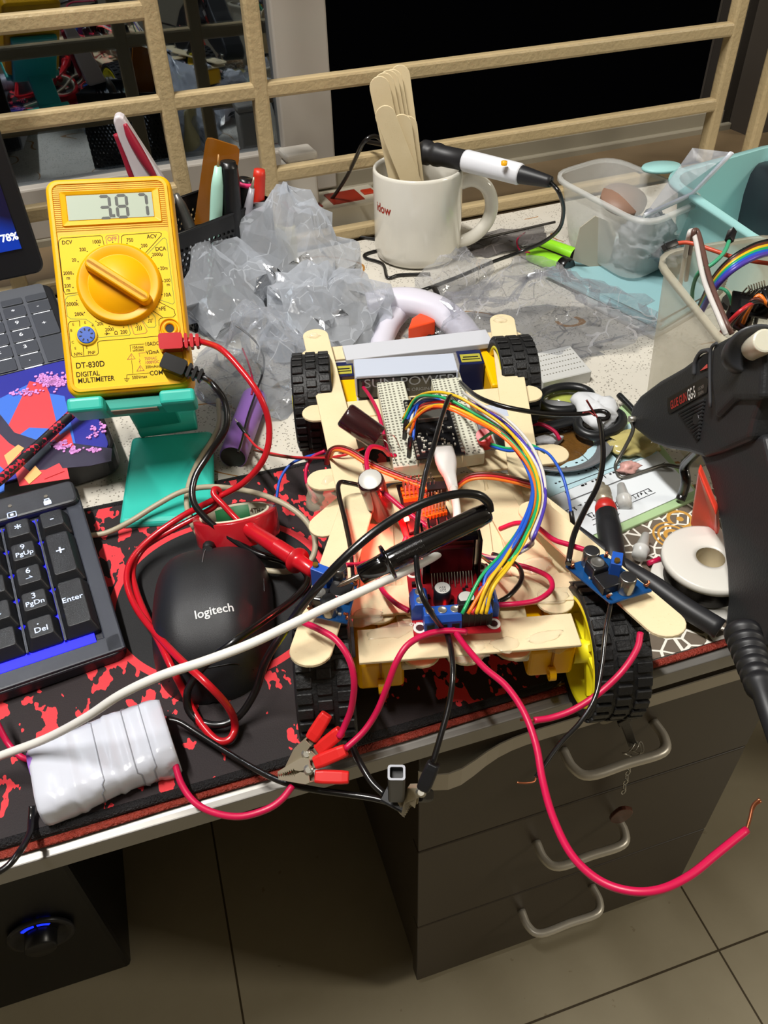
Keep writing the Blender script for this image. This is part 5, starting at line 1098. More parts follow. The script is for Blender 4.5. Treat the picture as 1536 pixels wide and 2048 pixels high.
# pen holder
A, B = T(352, 470, .085), T(542, 398, .085); e1 = (B-A); Wp = e1.length; e1.normalize(); e2 = Vector((-e1.y, e1.x, 0))
ph = thing('pen_holder', 'black perforated metal pen holder behind the multimeter full of pens', 'pen holder', Vector((A.x, A.y, DESK))+e1*Wp/2+e2*.03)
nb = NB('perforated_metal'); tcn = nb.n('TexCoord'); nb.b.inputs['Base Color'].default_value = lin('141416'); nb.b.inputs['Metallic'].default_value = .3; nb.b.inputs['Roughness'].default_value = .4
Xo, Yo, Zo = nb.xyz(nb.pos()); cs, sn = e1.x, e1.y
al = nb.math('ADD', nb.math('MULTIPLY', Xo, cs), nb.math('MULTIPLY', Yo, sn)); al2 = nb.math('SUBTRACT', nb.math('MULTIPLY', Yo, cs), nb.math('MULTIPLY', Xo, sn))
uu = nb.math('DIVIDE', nb.math('ADD', al, al2), .0046); vv = nb.math('DIVIDE', Zo, .0040)
row = nb.math('FLOOR', vv); u2 = nb.math('ADD', uu, nb.math('MULTIPLY', nb.math('MODULO', row, 2), .5))
fu = nb.math('SUBTRACT', nb.math('FRACT', u2), .5); fv = nb.math('SUBTRACT', nb.math('FRACT', vv), .5)
rr = nb.math('ADD', nb.math('MULTIPLY', fu, fu), nb.math('MULTIPLY', fv, fv)); hole = nb.math('MULTIPLY', nb.math('LESS_THAN', rr, .105), nb.math('LESS_THAN', Zo, DESK+.074))
nb.l(nb.math('SUBTRACT', 1, hole), nb.b.inputs['Alpha'])
m_pf = nb.m
def pp(a, b_, z): q = A+e1*a+e2*b_; q.z = DESK+z; return q
b = MB()
for (q0, q1) in (((0, 0), (Wp, 0)), ((Wp, 0), (Wp, .062)), ((Wp, .062), (0, .062)), ((0, .062), (0, 0))):
    b.quad([pp(*q0, .001), pp(*q1, .001), pp(*q1, .085), pp(*q0, .085)])
b.quad([pp(0, 0, .001), pp(Wp, 0, .001), pp(Wp, .062, .001), pp(0, .062, .001)]); b.build('mesh_wall', m_pf, ph, solid=.0008)
b = MB(); b.tube([pp(0, 0, .085), pp(Wp, 0, .085), pp(Wp, .062, .085), pp(0, .062, .085)], .0012, n=8, closed=True, smoothpath=False); b.build('rim', mat('rim_black', '101012', .3), ph)
PV = VD(470, 400); PC = pp(Wp/2, .030, .05)
def pen_pt(px, py, off=0): return WP(px, py, PC+PV*off, PV)
def pen(name, label, cat, top, bot, off, parts, L=.145):
    """upright item: its top end seen at top, axis through bot"""
    t_ = pen_pt(*top, off); b0 = pen_pt(*bot, off); d = (t_-b0).normalized(); a = t_-d*min(L, (t_.z-DESK-.004)/d.z); L = (t_-a).length
    r = thing(name, label, cat, a); M = frame(a, PV.cross(d), None, d)
    for nm, m, prof in parts:
        b = MB(); b.lathe([(0, prof[0][1]*L)]+[(r_, z_*L) for r_, z_ in prof]+[(0, prof[-1][1]*L)], M, n=20); b.build(nm, m, r)
    return r, M, L
r, M, L = pen('pen', 'mint green pen with its tip up in the black pen holder', 'pen', (437, 309), (431, 452), -.018, [('barrel', mat('mint', 'a9d6c6', .4), [(.0048, 0), (.0050, .02), (.0050, .72), (.0047, .82), (.0027, .93)]), ('tip', mat('pen_tip', 'b98a50', .4), [(.0010, .93), (.0005, 1)])])
b = MB(); b.text('W', .006, M @ TR(0, 0, L*.50) @ frame(Vector((0, 0, 0)), Vector((1, 0, 0)), Vector((0, 0, 1))) @ TR(0, 0, .0051)); b.build('pen_mark', mat('hole_black'), r)
pen('marker', 'thick black marker pen standing cap up in the pen holder', 'marker', (456, 323), (464, 438), -.012, [('cap', mat('marker_black', '131315', .3), [(.0092, .2), (.0094, .22), (.0080, .9), (.0074, .96), (.0072, .975), (.0062, .98), (.0060, 1), (.0030, 1)]), ('barrel', mat('marker_grey', '55524c', .4), [(.0085, 0), (.0085, .2)])])
pen('marker', 'black marker with a pink ring behind the clear pen in the holder', 'marker', (492, 352), (484, 440), .006, [('cap', mat('marker_black'), [(.0072, 0), (.0072, .93), (.0060, .95), (.0058, .98)]), ('ring', mat('pink_ring', 'd8306a', .4), [(.0080, .93), (.0082, .95), (.0075, .96)])])
pen('pen', 'clear plastic pen leaning right in the pen holder beside the red one', 'pen', (508, 354), (492, 440), -.010, [('barrel', mat('clear_grey', 'b9b6c0', .15, alpha=.75), [(.0046, 0), (.0046, .60), (.0050, .62), (.0034, .8), (.0022, .92)]), ('tip', m_ni, [(.0015, .92), (.0005, 1)]), ('grip_ring', mat('marker_black'), [(.0048, .66), (.0047, .72)])])
pen('pen', 'red capped pen furthest right in the pen holder', 'pen', (519, 339), (516, 432), .004, [('barrel', mat('pen_red', 'c83020', .4), [(.0046, 0), (.0048, .3), (.0050, .96), (.0044, 1)])])
pen('tweezers', 'grey metal tweezers leaning at the left end of the pen holder', 'tweezers', (352, 388), (380, 455), .0, [('blade', mat('tweezer_grey', '6a6864', .35, metal=.6), [(.004, 0), (.0055, .5), (.0045, .9), (.002, 1)])], .12)
rl_ = thing('ruler', 'translucent amber plastic plate standing behind the pens in the holder', 'ruler', pen_pt(430, 450, .024))
b = MB(); P = [pen_pt(px, py, .024) for px, py in ((411, 285), (415, 277), (424, 277), (474, 293), (479, 300), (478, 320), (455, 440), (388, 450))]; b.add(P+[p_+PV*.0022 for p_ in P], [tuple(range(8)), tuple(range(15, 7, -1))]+[(i, i+8, (i+1) % 8+8, (i+1) % 8) for i in range(8)]); b.build('plate', mat('amber_plastic', '9a5c10', .25, alpha=.86, coat=.3), rl_)
uk = thing('utility_knife', 'white and dark red plastic handled tool sticking up behind the multimeter', 'tool', pen_pt(320, 420, -.01))
P = [(226, 244), (229, 234), (238, 231), (247, 236), (256, 250), (275, 280), (300, 318), (328, 362), (352, 410), (300, 420), (272, 365), (254, 318), (238, 280)]
b = MB(); Q = [pen_pt(*p_, -.012) for p_ in P]; n = len(Q); b.add(Q+[p_+PV*.012 for p_ in Q], [tuple(range(n)), tuple(range(2*n-1, n-1, -1))]+[(i, i+n, (i+1) % n+n, (i+1) % n) for i in range(n)]); b.build('handle', mat('tool_white', 'cfc8cc', .35), uk, bevel=.003, seg=3)
b = MB(); b.tube([pen_pt(*p_, -.0128) for p_ in ((250, 248), (262, 275), (285, 315), (308, 352), (325, 385))], lambda t_: .0015+.0022*math.sin(math.pi*min(1, t_*1.2)), n=8); b.build('grip_stripe', mat('tool_red', '9a1c34', .4), uk)
b = MB(); b.tube([pen_pt(*p_, -.008) for p_ in ((232, 268), (246, 305), (262, 350), (280, 390))], .0022, n=8); b.build('side_stripe', mat('tool_red'), uk)
# power strip and adapter behind the grille
A2, B2 = W(600, 428, DESK+.028), W(775, 396, DESK+.028); e3 = (B2-A2); Lp = e3.length; e3.normalize(); e4 = Vector((-e3.y, e3.x, 0)); Mp = frame(Vector((A2.x, A2.y, DESK+.0005)), e3, e4)
ps = thing('power_strip', 'cream power strip with red sockets lying behind the grille beside the mug', 'power strip', Mp @ Vector((Lp/2, .02, 0)))
b = MB(); b.box((Lp/2, .024, .014), (Lp, .048, .027), Mp); b.build('body', mat('strip_cream', 'c4bca8', .4), ps, bevel=.003)
b = MB()
b.box((.055, .022, .0278), (.034, .030, .0012), Mp); b.build('socket', mat('socket_red', '93301e', .4), ps, bevel=.0004)
b = MB(); b.box((Lp-.012, .024, .0282), (.012, .012, .002), Mp); b.build('switch', mat('switch_red', 'b83a20', .35), ps, bevel=.0006)
b = MB(); b.box((.010, .022, .0278), (.034, .030, .0012), Mp); b.build('socket', mat('socket_red'), ps, bevel=.0004)
ad = thing('power_adapter', 'white plug in power adapter standing on the cream power strip', 'adapter', Mp @ Vector((.010, .022, .029)))
b = MB(); b.box((.010, .022, .0290+.022), (.030, .026, .044), Mp); b.build('body', mat('adapter_white', 'd0cac0', .35), ad, bevel=.004, seg=3)
b = MB(); b.box((.010, .022, .0290+.048), (.032, .028, .008), Mp); b.build('upper_body', mat('adapter_white'), ad, bevel=.003, seg=3)
# clear storage boxes
def film(name, c, al, rough=.25, spec=.5):
    m = mat(name, c, rough, alpha=al, spec=spec); return m
m_pp = film('cloudy_plastic', 'd6d7d4', .42, .28); 
def openbox(root, top, bot, m, rimw=.004, th=.0012, rr_=.25):
    def rq(q, k=5):
        out = []; n = 4
        for i in range(4):
            p0, p1, p2 = q[i-1], q[i], q[(i+1) % 4]; a = p1+(p0-p1).normalized()*min((p0-p1).length*.4, rr_*.1); c = p1+(p2-p1).normalized()*min((p2-p1).length*.4, rr_*.1)
            for t_ in range(k+1):
                t_ /= k; out.append(a*(1-t_)**2+p1*2*t_*(1-t_)+c*t_*t_)
        return out
    T_, B_ = rq(top), rq(bot); ct = sum(top, Vector())/4
    b = MB(); b.loft([[a*(1-t)+c*t for a, c in zip(T_, B_)] for t in (0, .25, .5, .75, .97)]+[[c+(sum(bot, Vector())/4-c)*.04 for c in B_]], cap=False)
    b.quad([c+(sum(bot, Vector())/4-c)*.04 for c in B_]); o = b.build('box_wall', m, root)
    def out_(p, k): d = p-ct; d.z = 0; return p+d.normalized()*k
    b = MB(); R4 = [[p for p in T_], [out_(p, rimw) for p in T_], [out_(p, rimw)-Vector((0, 0, .004)) for p in T_], [out_(p, rimw-.001)-Vector((0, 0, .004)) for p in T_], [out_(p, .0008)-Vector((0, 0, .0012)) for p in T_]]
    b.loft(R4, cap=False); b.build('rim', m, root); return o
c1 = thing('storage_box', 'cloudy clear plastic box without lid holding small parts behind the green batteries', 'storage box', T(1255, 560, .008))
top = [T(1106, 348, .070), T(1292, 446, .070), T(1412, 392, .070), T(1222, 312, .070)]; bot = [T(1122, 478, .010), T(1256, 572, .010), T(1390, 505, .010), T(1262, 440, .010)]
cc = sum(top, Vector())/4; bot = [Vector((cc.x+(p.x-cc.x)*.80, cc.y+(p.y-cc.y)*.80-.003, DESK+.010)) for p in top]
openbox(c1, top, bot, m_pp)
def disc(label, cat, name, px, py, dz, r, h, m, tilt=0, holes=0):
    c = T(px, py, dz); M = Matrix.Translation(c) @ RX(tilt); rt = thing(name, label, cat, c); b = MB(); b.lathe([(holes, 0), (r, 0), (r, h), (holes, h)]+([(holes, 0)] if holes else []), M, n=36); b.build('body', m, rt); return rt
disc('brown rimmed disc lying inside the cloudy box', 'disc', 'disc', 1245, 405, .035, .022, .006, mat('disc_brown', '8a6a58', .5), .3)
def crumple(label, cat, name, px, py, dz, s, m, seed, amp=.35, n=(84, 50), rot=0, floor_=.0015, nm='film'):
    c = T(px, py, dz); rt = thing(name, label, cat, Vector((c.x, c.y, DESK+floor_))); b = MB(); cr, sr = math.cos(rot), math.sin(rot)
    def fn(u, v):
        th = 2*math.pi*u; ph = math.pi*v; d = Vector((math.sin(ph)*math.cos(th), math.sin(ph)*math.sin(th), math.cos(ph)))
        o = Vector((seed*3.1, seed*1.7, 0)); k = 1+amp*(noise.noise(d*1.2+o)*1.2)+amp*.6*(.4-abs(noise.noise(d*2.2+o))*2)+amp*.22*(.5-abs(noise.noise(d*5.5+o))*2)+amp*.07*(.5-abs(noise.noise(d*13+o))*2)
        x, y, z = d.x*s[0]*k, d.y*s[1]*k, d.z*s[2]*k; p = c+Vector((x*cr-y*sr, x*sr+y*cr, z)); p.z = max(p.z, DESK+floor_+.0004*math.sin(9*th)); return p
    b.grid(fn, *n, smooth=True); b.build(nm, m, rt); return rt
def bagmat(name, col, gl_, rough, dif, bs=.8, cw_=.4):
    nb = NB(name); nt = nb.nt; nt.nodes.remove(nb.b); t_ = nb.n('BsdfTransparent'); t_.inputs[0].default_value = (.97, .98, 1, 1)
    d = nb.n('BsdfDiffuse'); d.inputs[0].default_value = lin(col); tl = nb.n('BsdfTranslucent'); tl.inputs[0].default_value = lin(col); g_ = nb.n('BsdfGlossy'); g_.inputs['Roughness'].default_value = rough
    bp = nb.n('Bump'); bp.inputs['Strength'].default_value = bs; bp.inputs['Distance'].default_value = .003
    v1 = nb.vor(nb.pos(), 38, 'DISTANCE_TO_EDGE'); n1 = nb.noise(nb.pos(), 50, 3); nb.l(nb.math('ADD', nb.math('MULTIPLY', v1, .8), nb.math('MULTIPLY', n1, .5)), bp.inputs['Height'])
    for q in (d, g_, tl): nb.l(bp.outputs[0], q.inputs['Normal'])
    m1 = nb.n('MixShader'); m1.inputs[0].default_value = .5; nb.l(d.outputs[0], m1.inputs[1]); nb.l(tl.outputs[0], m1.inputs[2])
    nv_ = nb.n('TexNoise'); nv_.inputs['Scale'].default_value = 30; nb.l(nb.pos(), nv_.inputs['Vector']); va = nb.n('VectorMath', operation='MULTIPLY_ADD'); nb.l(nv_.outputs['Color'], va.inputs[0]); va.inputs[1].default_value = (.02, .02, .02); nb.l(nb.pos(), va.inputs[2])
    cr_ = nb.math('MULTIPLY', nb.math('LESS_THAN', nb.vor(va.outputs[0], 42, 'DISTANCE_TO_EDGE'), .018), nb.math('MULTIPLY', nb.math('GREATER_THAN', nb.noise(nb.pos(), 40, 2), .5), cw_))
    m2 = nb.n('MixShader'); nb.l(nb.math('MINIMUM', nb.math('ADD', cr_, dif), 1), m2.inputs[0]); nb.l(t_.outputs[0], m2.inputs[1]); nb.l(m1.outputs[0], m2.inputs[2])
    m3 = nb.n('MixShader'); m3.inputs[0].default_value = gl_; nb.l(m2.outputs[0], m3.inputs[1]); nb.l(g_.outputs[0], m3.inputs[2]); nb.l(m3.outputs[0], nb.out.inputs[0]); return nb.m
m_fr = bagmat('frosted_film', 'd9dee6', .12, .11, .46, .9, .25); m_cl = bagmat('clear_film', 'dcdce2', .17, .08, .12, 1.0, .35); m_mid = bagmat('thin_film', 'd5dae2', .14, .10, .26, 1.0, .3)
def film_bag(label, px, py, dz, s, m, seed, amp=.3, n=(20, 12), rot=0, peak=0.0):
    """thin film bag: jittered coarse facets with sharp creases, base resting on the cloth"""
    c = T(px, py, dz); rt = thing('plastic_bag', label, 'plastic bag', Vector((c.x, c.y, DESK+.0015))); rnd = random.Random(int(seed*100)); cr, sr = math.cos(rot), math.sin(rot)
    nu, nv = n; V = []; Fc = []
    for j in range(nv+1):
        for i in range(nu):
            ju = rnd.uniform(-.38, .38) if 0 < j < nv else 0; jv = rnd.uniform(-.34, .34) if 0 < j < nv else 0
            th = 2*math.pi*(i+ju+(.5 if j % 2 else 0))/nu; ph = math.pi*(j+jv)/nv
            d = Vector((math.sin(ph)*math.cos(th), math.sin(ph)*math.sin(th), math.cos(ph))); o = Vector((seed*3.1, seed*1.7, 0))
            k = 1+amp*noise.noise(d*1.3+o)*1.3+amp*.7*(.35-abs(noise.noise(d*2.4+o))*2)+rnd.uniform(-.085, .085)
            x, y, z = d.x*s[0]*k, d.y*s[1]*k, d.z*s[2]*k*(1+peak*max(0, d.z)**4); p = c+Vector((x*cr-y*sr, x*sr+y*cr, z)); p.z = max(p.z, DESK+.0016); V.append(p)
    for j in range(nv):
        for i in range(nu):
            a, b_, c_, d_ = j*nu+i, j*nu+(i+1) % nu, (j+1)*nu+(i+1) % nu, (j+1)*nu+i
            Fc += [(a, d_, b_), (b_, d_, c_)] if j % 2 == 0 else [(a, d_, c_), (a, c_, b_)]
    b = MB(); b.add(V, Fc, False); o = b.build('film', m, rt); 
    md = o.modifiers.new('b', 'BEVEL'); md.width = .0018; md.segments = 2; md.limit_method = 'NONE'; md.harden_normals = False
    for p_ in o.data.polygons: p_.use_smooth = True
    return rt
film_bag('crumpled frosted plastic bag with a pale yellow sheet inside, left of the mug', 592, 545, .028, (.050, .034, .050), m_fr, 1, n=(28, 16), rot=-.3, peak=.25)
film_bag('frosted plastic bag sagging towards the left rear wheel of the robot', 660, 640, .014, (.050, .052, .040), m_fr, 2.3, .35, (28, 16), rot=.5)
film_bag('frosted plastic bag right beside the yellow multimeter', 440, 590, .024, (.040, .046, .046), m_fr, 3.7, rot=.2)
film_bag('flat clear plastic wrap lying behind the purple battery cell', 535, 745, .008, (.044, .050, .034), m_mid, 5.1, .4, (26, 16), rot=.4, peak=.3)
film_bag('crumpled glossy clear bag between the mug and the right rear wheel', 1045, 655, .012, (.080, .044, .036), m_cl, 6.2, .40, (44, 20), rot=-.25, peak=.3)
film_bag('small clear bag crest standing up against the foot of the mug', 910, 560, .014, (.030, .020, .024), m_cl, 8.4, .4, (14, 9), rot=.3)
film_bag('grey translucent wrapper lying beside the mug handle', 1010, 485, .004, (.045, .018, .008), bagmat('smoky_film', '8d8684', .04, .2, .5), 9.9, .4, rot=.1)
sh = thing('folded_sheet', 'pale yellow sheet standing inside the frosted bag left of the mug', 'sheet', T(565, 545)); b = MB()
Q0 = T(565, 560, .004); vd = VD(565, 520)
def q_(px, py): return WP(px, py, Q0, vd)
b.grid(lambda u, v: (q_(538, 555)*(1-u)+q_(598, 545)*u)*(1-v)+(q_(545, 452)*(1-u)+q_(590, 448)*u)*v+vd*(.006*math.sin(u*4+v*2)), 10, 10); b.build('sheet', mat('sheet_yellow', 'c4b98a', .6), sh, solid=.0008)
# things in the cloudy box and the clear strip
crumple('grey and white odds and ends heaped in the cloudy box', 'small parts', 'parts_heap', 1300, 490, .030, (.026, .030, .020), mat('parts_grey', '7c8084', .5, var=.6, vscale=90), 12.5, .5, rot=.3, floor_=.012, nm='parts')
b = MB(); M0 = WP(1180, 480, T(1200, 530, .02), VD(1200, 500)); cd_ = thing('card_piece', 'pale card piece standing against the wall of the cloudy box', 'card', T(1180, 510, .012))
def q2(px, py): return WP(px, py, T(1180, 528, .012)+VD(1180, 500)*.004, VD(1180, 500)+Vector((-.35, .0, 0)))
b.quad([q2(1145, 520), q2(1212, 545), q2(1232, 470), q2(1222, 445), q2(1190, 432), q2(1160, 455)]); b.build('card', mat('card_beige', 'aaa392', .6), cd_, solid=.0012)
cs_ = thing('clear_strip', 'clear plastic packaging strip sticking out over the rim of the cloudy box', 'packaging', T(1350, 420, .05))
b = MB(); E0, E1, E2, E3 = T(1288, 432, .068), T(1385, 388, .078), T(1464, 305, .115), T(1385, 296, .115); b.quad([E0, E1, E2, E3]); b.build('film', bagmat('strip_film', 'd4d6e0', .10, .12, .22, .15, .1), cs_, solid=.0006)
b = MB(); b.tube([E0, E1, E2], .0012, n=6, smoothpath=False, flat=2); b.build('edge', mat('gloss_edge', 'dfe2ea', .1, coat=.5), cs_)
# teal lid and tablet edge under the box
lid = thing('flat_lid', 'pale teal plastic lid lying flat under the cloudy storage box', 'tray', T(1230, 560, .003)); m_tl = mat('pale_teal', '8cb4b9', .45)
b = MB(); q = [T(1088, 545, .008), T(1322, 655, .008), T(1480, 560, .008), T(1240, 460, .008)]; quadsolid(b, q[::-1], Vector((0, 0, -.003))); b.build('plate', m_tl, lid, bevel=.001)
b = MB(); b.tube([T(1095, 540, .0085), T(1318, 645, .0085), T(1465, 560, .0085), T(1240, 468, .0085)], .0015, n=6, closed=True, smoothpath=False); b.build('raised_rim', m_tl, lid)
tb = thing('tablet', 'thin silver edged tablet lying under the flat teal lid', 'tablet', T(1250, 590)); b = MB(); q = [T(1150, 592, .0045), T(1308, 672, .0045), T(1480, 575, .0045), T(1300, 510, .0045)]; quadsolid(b, q[::-1], Vector((0, 0, -.004))); b.build('body', mat('tablet_silver', 'c2c2c0', .3, metal=.3), tb, bevel=.001)
# teal tray with black speaker
ty = thing('teal_basket', 'large pale teal plastic basket at the right holding a black speaker', 'basket', T(1500, 430))
top = [T(1342, 352, .078), T(1548, 492, .078), T(1720, 400, .078), T(1560, 288, .078)]; cc = sum(top, Vector())/4; m_te2 = mat('basket_teal', '96c6c4', .42)
bot = [Vector((cc.x+(p.x-cc.x)*.88, cc.y+(p.y-cc.y)*.88, DESK+.002)) for p in top]
o = openbox(ty, top, bot, m_te2, rimw=.009, rr_=.25)
b = MB(); b.lathe([(0, 0), (.018, 0), (.019, .0015), (.018, .003), (0, .003)], Matrix.Translation(T(1322, 338, .076)) @ Matrix.Scale(.7, 4, Vector((0, 1, 0))), n=28); b.build('lug', m_te2, ty)
sp = thing('black_speaker', 'rounded black speaker with a red foot sitting in the teal basket', 'speaker', T(1535, 470, .01)); b = MB(); Msp = frame(T(1533, 462, .006), Vector(((top[1]-top[0]).x, (top[1]-top[0]).y, 0)), None, Vector((0, 0, 1)))
b.loft([[Msp @ Vector((x, y, z)) for x, y in rrect(w_, w_*.9, w_*.3, 6)] for z, w_ in ((.0, .060), (.004, .066), (.035, .064), (.052, .056), (.060, .044), (.062, .02))], smooth=True); b.build('shell', mat('speaker_shell', '20242a', .4), sp)
b = MB(); b.prism(rrect(.062, .056, .02, 6), Msp, -.004, .0); b.build('foot', mat('speaker_red', 'a81c3c', .4), sp)
# wire bin
bn = thing('storage_bin', 'tall cloudy plastic bin full of jumper wires behind the glue gun', 'storage bin', T(1340, 780))
top = [T(1314, 508, .100), T(1468, 700, .100), T(1700, 640, .100), T(1560, 468, .100)]; cc = sum(top, Vector())/4
bot = [Vector((cc.x+(p.x-cc.x)*.74-.008, cc.y+(p.y-cc.y)*.80, DESK+.002)) for p in top]; openbox(bn, top, bot, film('cloudy_bin', 'c4bda8', .50, .3), rimw=.004, rr_=.22)
jw = lambda lab, pts, r, c_: wire(thing('jumper_wire', lab, 'jumper wire', T(pts[0][0], pts[0][1], pts[0][2]), None), pts, r, wc[c_] if c_ in wc else c_, 'wire')
jw('white jumper wire looping over the rim of the wire bin', [(1360, 570, .06), (1376, 480, .112), (1382, 462, .118), (1390, 475, .116), (1408, 560, .108), (1440, 640, .100), (1452, 670, .094)], .0016, 'white')
jw('brown jumper wire beside the white one over the bin rim', [(1372, 560, .06), (1384, 478, .113), (1391, 460, .119), (1400, 478, .116), (1420, 560, .108), (1450, 640, .100), (1464, 668, .094)], .0016, mat('wire_cocoa', '5c4038', .4))
jw('orange red jumper wire with black plug lying across the bin', [(1350, 487, .112), (1380, 486, .113), (1430, 502, .112), (1480, 518, .110), (1560, 530, .108)], .0014, mat('wire_coral', 'c04a30', .4))
jw('green jumper wire arching up to a black plug above the bin', [(1460, 478, .118), (1448, 505, .116), (1425, 528, .112), (1398, 545, .106), (1386, 575, .09), (1384, 610, .07)], .0013, mat('wire_seagreen', '3f9a72', .4))
jw('green jumper wire curled inside the bin', [(1425, 575, .085), (1450, 580, .09), (1462, 600, .085), (1464, 625, .075)], .0011, mat('wire_seagreen'))
for i, (c_, lab) in enumerate((('black', 'black'), ('brown', 'brown'), ('yellow', 'yellow'), ('green', 'green'), ('blue', 'blue'), ('purple', 'purple'))):
    jw(lab+' strand of the ribbon cable arching through the bin', [(1560, 478+5*i, .118), (1510, 490+5*i, .122), (1460, 520+5*i, .116), (1425, 560+5*i, .100), (1400, 610+4*i, .075)], .0016, c_)
for lab, a, c in (('black plug of the orange red jumper wire', (1328, 496, .112), (1352, 486, .113)), ('black plug of the green jumper wire', (1458, 482, .118), (1465, 462, .119))):
    r = thing('jumper_plug', lab, 'plug', T(*a)); b = MB(); b.cyl(T(*a), T(*c), .0030, n=4); b.build('housing', mat('housing_black'), r, bevel=.0004)
random.seed(21)
for k, (px, py, dz, colr, lab) in enumerate(((1500, 610, .094, 'pcb_black', 'black circuit board sticking up in the wire bin near the glue stick'), (1475, 640, .085, 'pcb_dark', 'dark circuit board leaning under the red wire in the bin'), (1530, 590, .090, 'pcb_black', 'black circuit board furthest right among the boards in the bin'), (1445, 600, .070, 'breadboard_white', 'grey plastic sensor board at the left of the boards in the bin'))):
    c = T(px, py, dz); M = frame(c, Vector((random.uniform(-1, 1), random.uniform(-1, 1), random.uniform(-.3, .3))), None, Vector((random.uniform(-.6, .6), random.uniform(-.6, 0), .8))); r = thing('circuit_board', lab, 'circuit board', c, None)
    b = MB(); b.box((0, 0, 0), (.022, .016, .0016), M); b.build('board', MATS[colr], r)
    b = MB(); b.box((.003, .002, .0022), (.008, .006, .003), M); b.build('chip', m_chip, r); b = MB()
    for q_k in range(7): b.box((-.009+.0025*q_k, -.0065, .004), (.0007, .0007, .008), M)
    b.build('header_pins', m_pin, r)
for k, c_ in enumerate(('red', 'black', 'brown', 'orange', 'black', 'black')):
    jw(('red', 'black', 'brown', 'orange', 'second black', 'third black')[k]+' jumper wire tangled over the circuit boards in the bin', [(1440+14*k, 668-4*k, .080), (1462+12*k, 640-7*k, .096), (1490+9*k, 615-8*k, .104), (1520+5*k, 600+3*k, .100), (1560, 590+12*k, .09)], .0013, c_)
# green batteries
gb = thing('green_battery_pack', 'pair of bright green battery cells joined with black ends beside the cloudy box', 'battery', T(1105, 520)); m_gn = mat('cell_green', '8fd62a', .3)
for a, c in (((1062, 506, .008), (1132, 535, .008)), ((1088, 492, .008), (1160, 517, .008))):
    A_, C_ = T(*a), T(*c); cell(gb, A_, C_, .0078, m_gn, mat('cell_end')); d = (C_-A_).normalized(); b = MB(); b.cyl(C_-d*.006, C_+d*.0035, .0081, n=24); b.build('black_end', m_blk, gb)
b = MB(); A_, C_ = T(1072, 494, .0150), T(1145, 522, .0150); b.box((0, 0, 0), ((C_-A_).length, .006, .0012), frame((A_+C_)/2, C_-A_, Vector((0, 0, 1)).cross(C_-A_))); b.build('black_strip', m_blk, gb)
wire(gb, [(1060, 505, .012), (1040, 500, .010), (1034, 480, .010), (1050, 465, .008)], .0007, m_mg, 'lead')
# white tool with orange trigger behind the robot
wg = thing('mini_glue_gun', 'white plastic tool with an orange trigger lying behind the robot', 'tool', T(830, 640))
m_wh = mat('tool_lilac_white', 'c9c6d2', .3); b = MB(); b.tube([T(735, 610, .016), T(770, 604, .018), (T(820, 604, .020)), T(875, 620, .020), T(915, 650, .018), T(940, 680, .014)], lambda t_: .014-.004*abs(t_-.4), n=14, flat=.8); b.build('body', m_wh, wg)
b = MB(); b.tube([T(812, 612, .014), T(785, 640, .012), T(765, 680, .010), T(760, 720, .008)], .009, n=12); b.build('handle', m_wh, wg)
b = MB(); Mt = frame(T(838, 655, .014), T(880, 640, .014)-T(838, 655, .014), Vector((0, 0, 1)).cross(T(880, 640, .014)-T(838, 655, .014))); b.prism([(-.014, -.005), (.010, -.008), (.014, -.002), (.012, .004), (.018, .008), (.014, .012), (-.002, .007)], Mt, -.006, .006); b.build('trigger', mat('trigger_orange', 'e8481c', .35), wg, bevel=.001)
# second breadboard
b2 = thing('breadboard', 'small white breadboard lying on the cloth right of the robot', 'breadboard', T(1120, 740))
o, q = board('body', ((1062, 708), (1140, 690), (1184, 742), (1086, 765)), .0105, .0098, mat('breadboard_pale', 'b9b9b6', .45), b2)
b = MB()
for r_ in range(14):
    for c_ in range(5): p_ = bilin(q, .08+.84*r_/13, .15+.16*c_); b.box(tuple(p_), (.0010, .0010, .0003))
b.build('contact_holes', m_hole, o)
# scissors, paper twist, plate
sc2 = thing('scissors', 'black handled scissors half hidden behind the robot on the right', 'scissors', T(1180, 830)); m_sc = mat('scissor_black', '17181a', .35)
for cx, cy, rx, ry, t_ in ((1130, 798, 52, 24, .1), (1200, 846, 44, 26, .0)):
    b = MB(); b.tube([T(cx+rx*math.cos(a)-ry*.3*math.sin(a), cy+ry*math.sin(a), .012) for a in [math.radians(36*k) for k in range(10)]], .0036, n=10, closed=True, sub=4); b.build('finger_ring', m_sc, sc2)
b = MB(); b.tube([T(1150, 840, .012), T(1110, 850, .011), T(1060, 860, .009)], .0048, n=8, flat=.5); b.build('shank', m_sc, sc2)
b = MB(); b.tube([T(1238, 790, .010), T(1262, 815, .009), T(1275, 830, .008)], .0022, n=8); b.build('spring_arm', m_sc, sc2)
crumple('crumpled white paper scrap lying over the scissors', 'paper scrap', 'paper_scrap', 1190, 822, .014, (.013, .016, .009), mat('scrap_white', 'c6c8cc', .55), 21.3, .4, (24, 14))
mg_ = disc('round yellow green glass disc beside the scissors', 'glass', 'glass_disc', 1128, 792, .0045, .013, .002, mat('green_glass', 'a2aa52', .12, coat=.5))
pt = thing('metal_plate', 'round dull metal dish holding hardened glue behind the right side of the robot', 'dish', T(1100, 890)); Mp2 = Matrix.Translation(T(1103, 890, .001)) @ Matrix.Scale(1.15, 4)
b = MB(); b.lathe([(0, 0), (.022, 0), (.029, .006), (.034, .0085), (.035, .0085), (.0345, .0070), (.029, .0045), (.023, -.0008), (0, -.0008)], Mp2, n=48); b.build('dish', mat('dull_metal', '8e8f92', .4, metal=.6), pt)
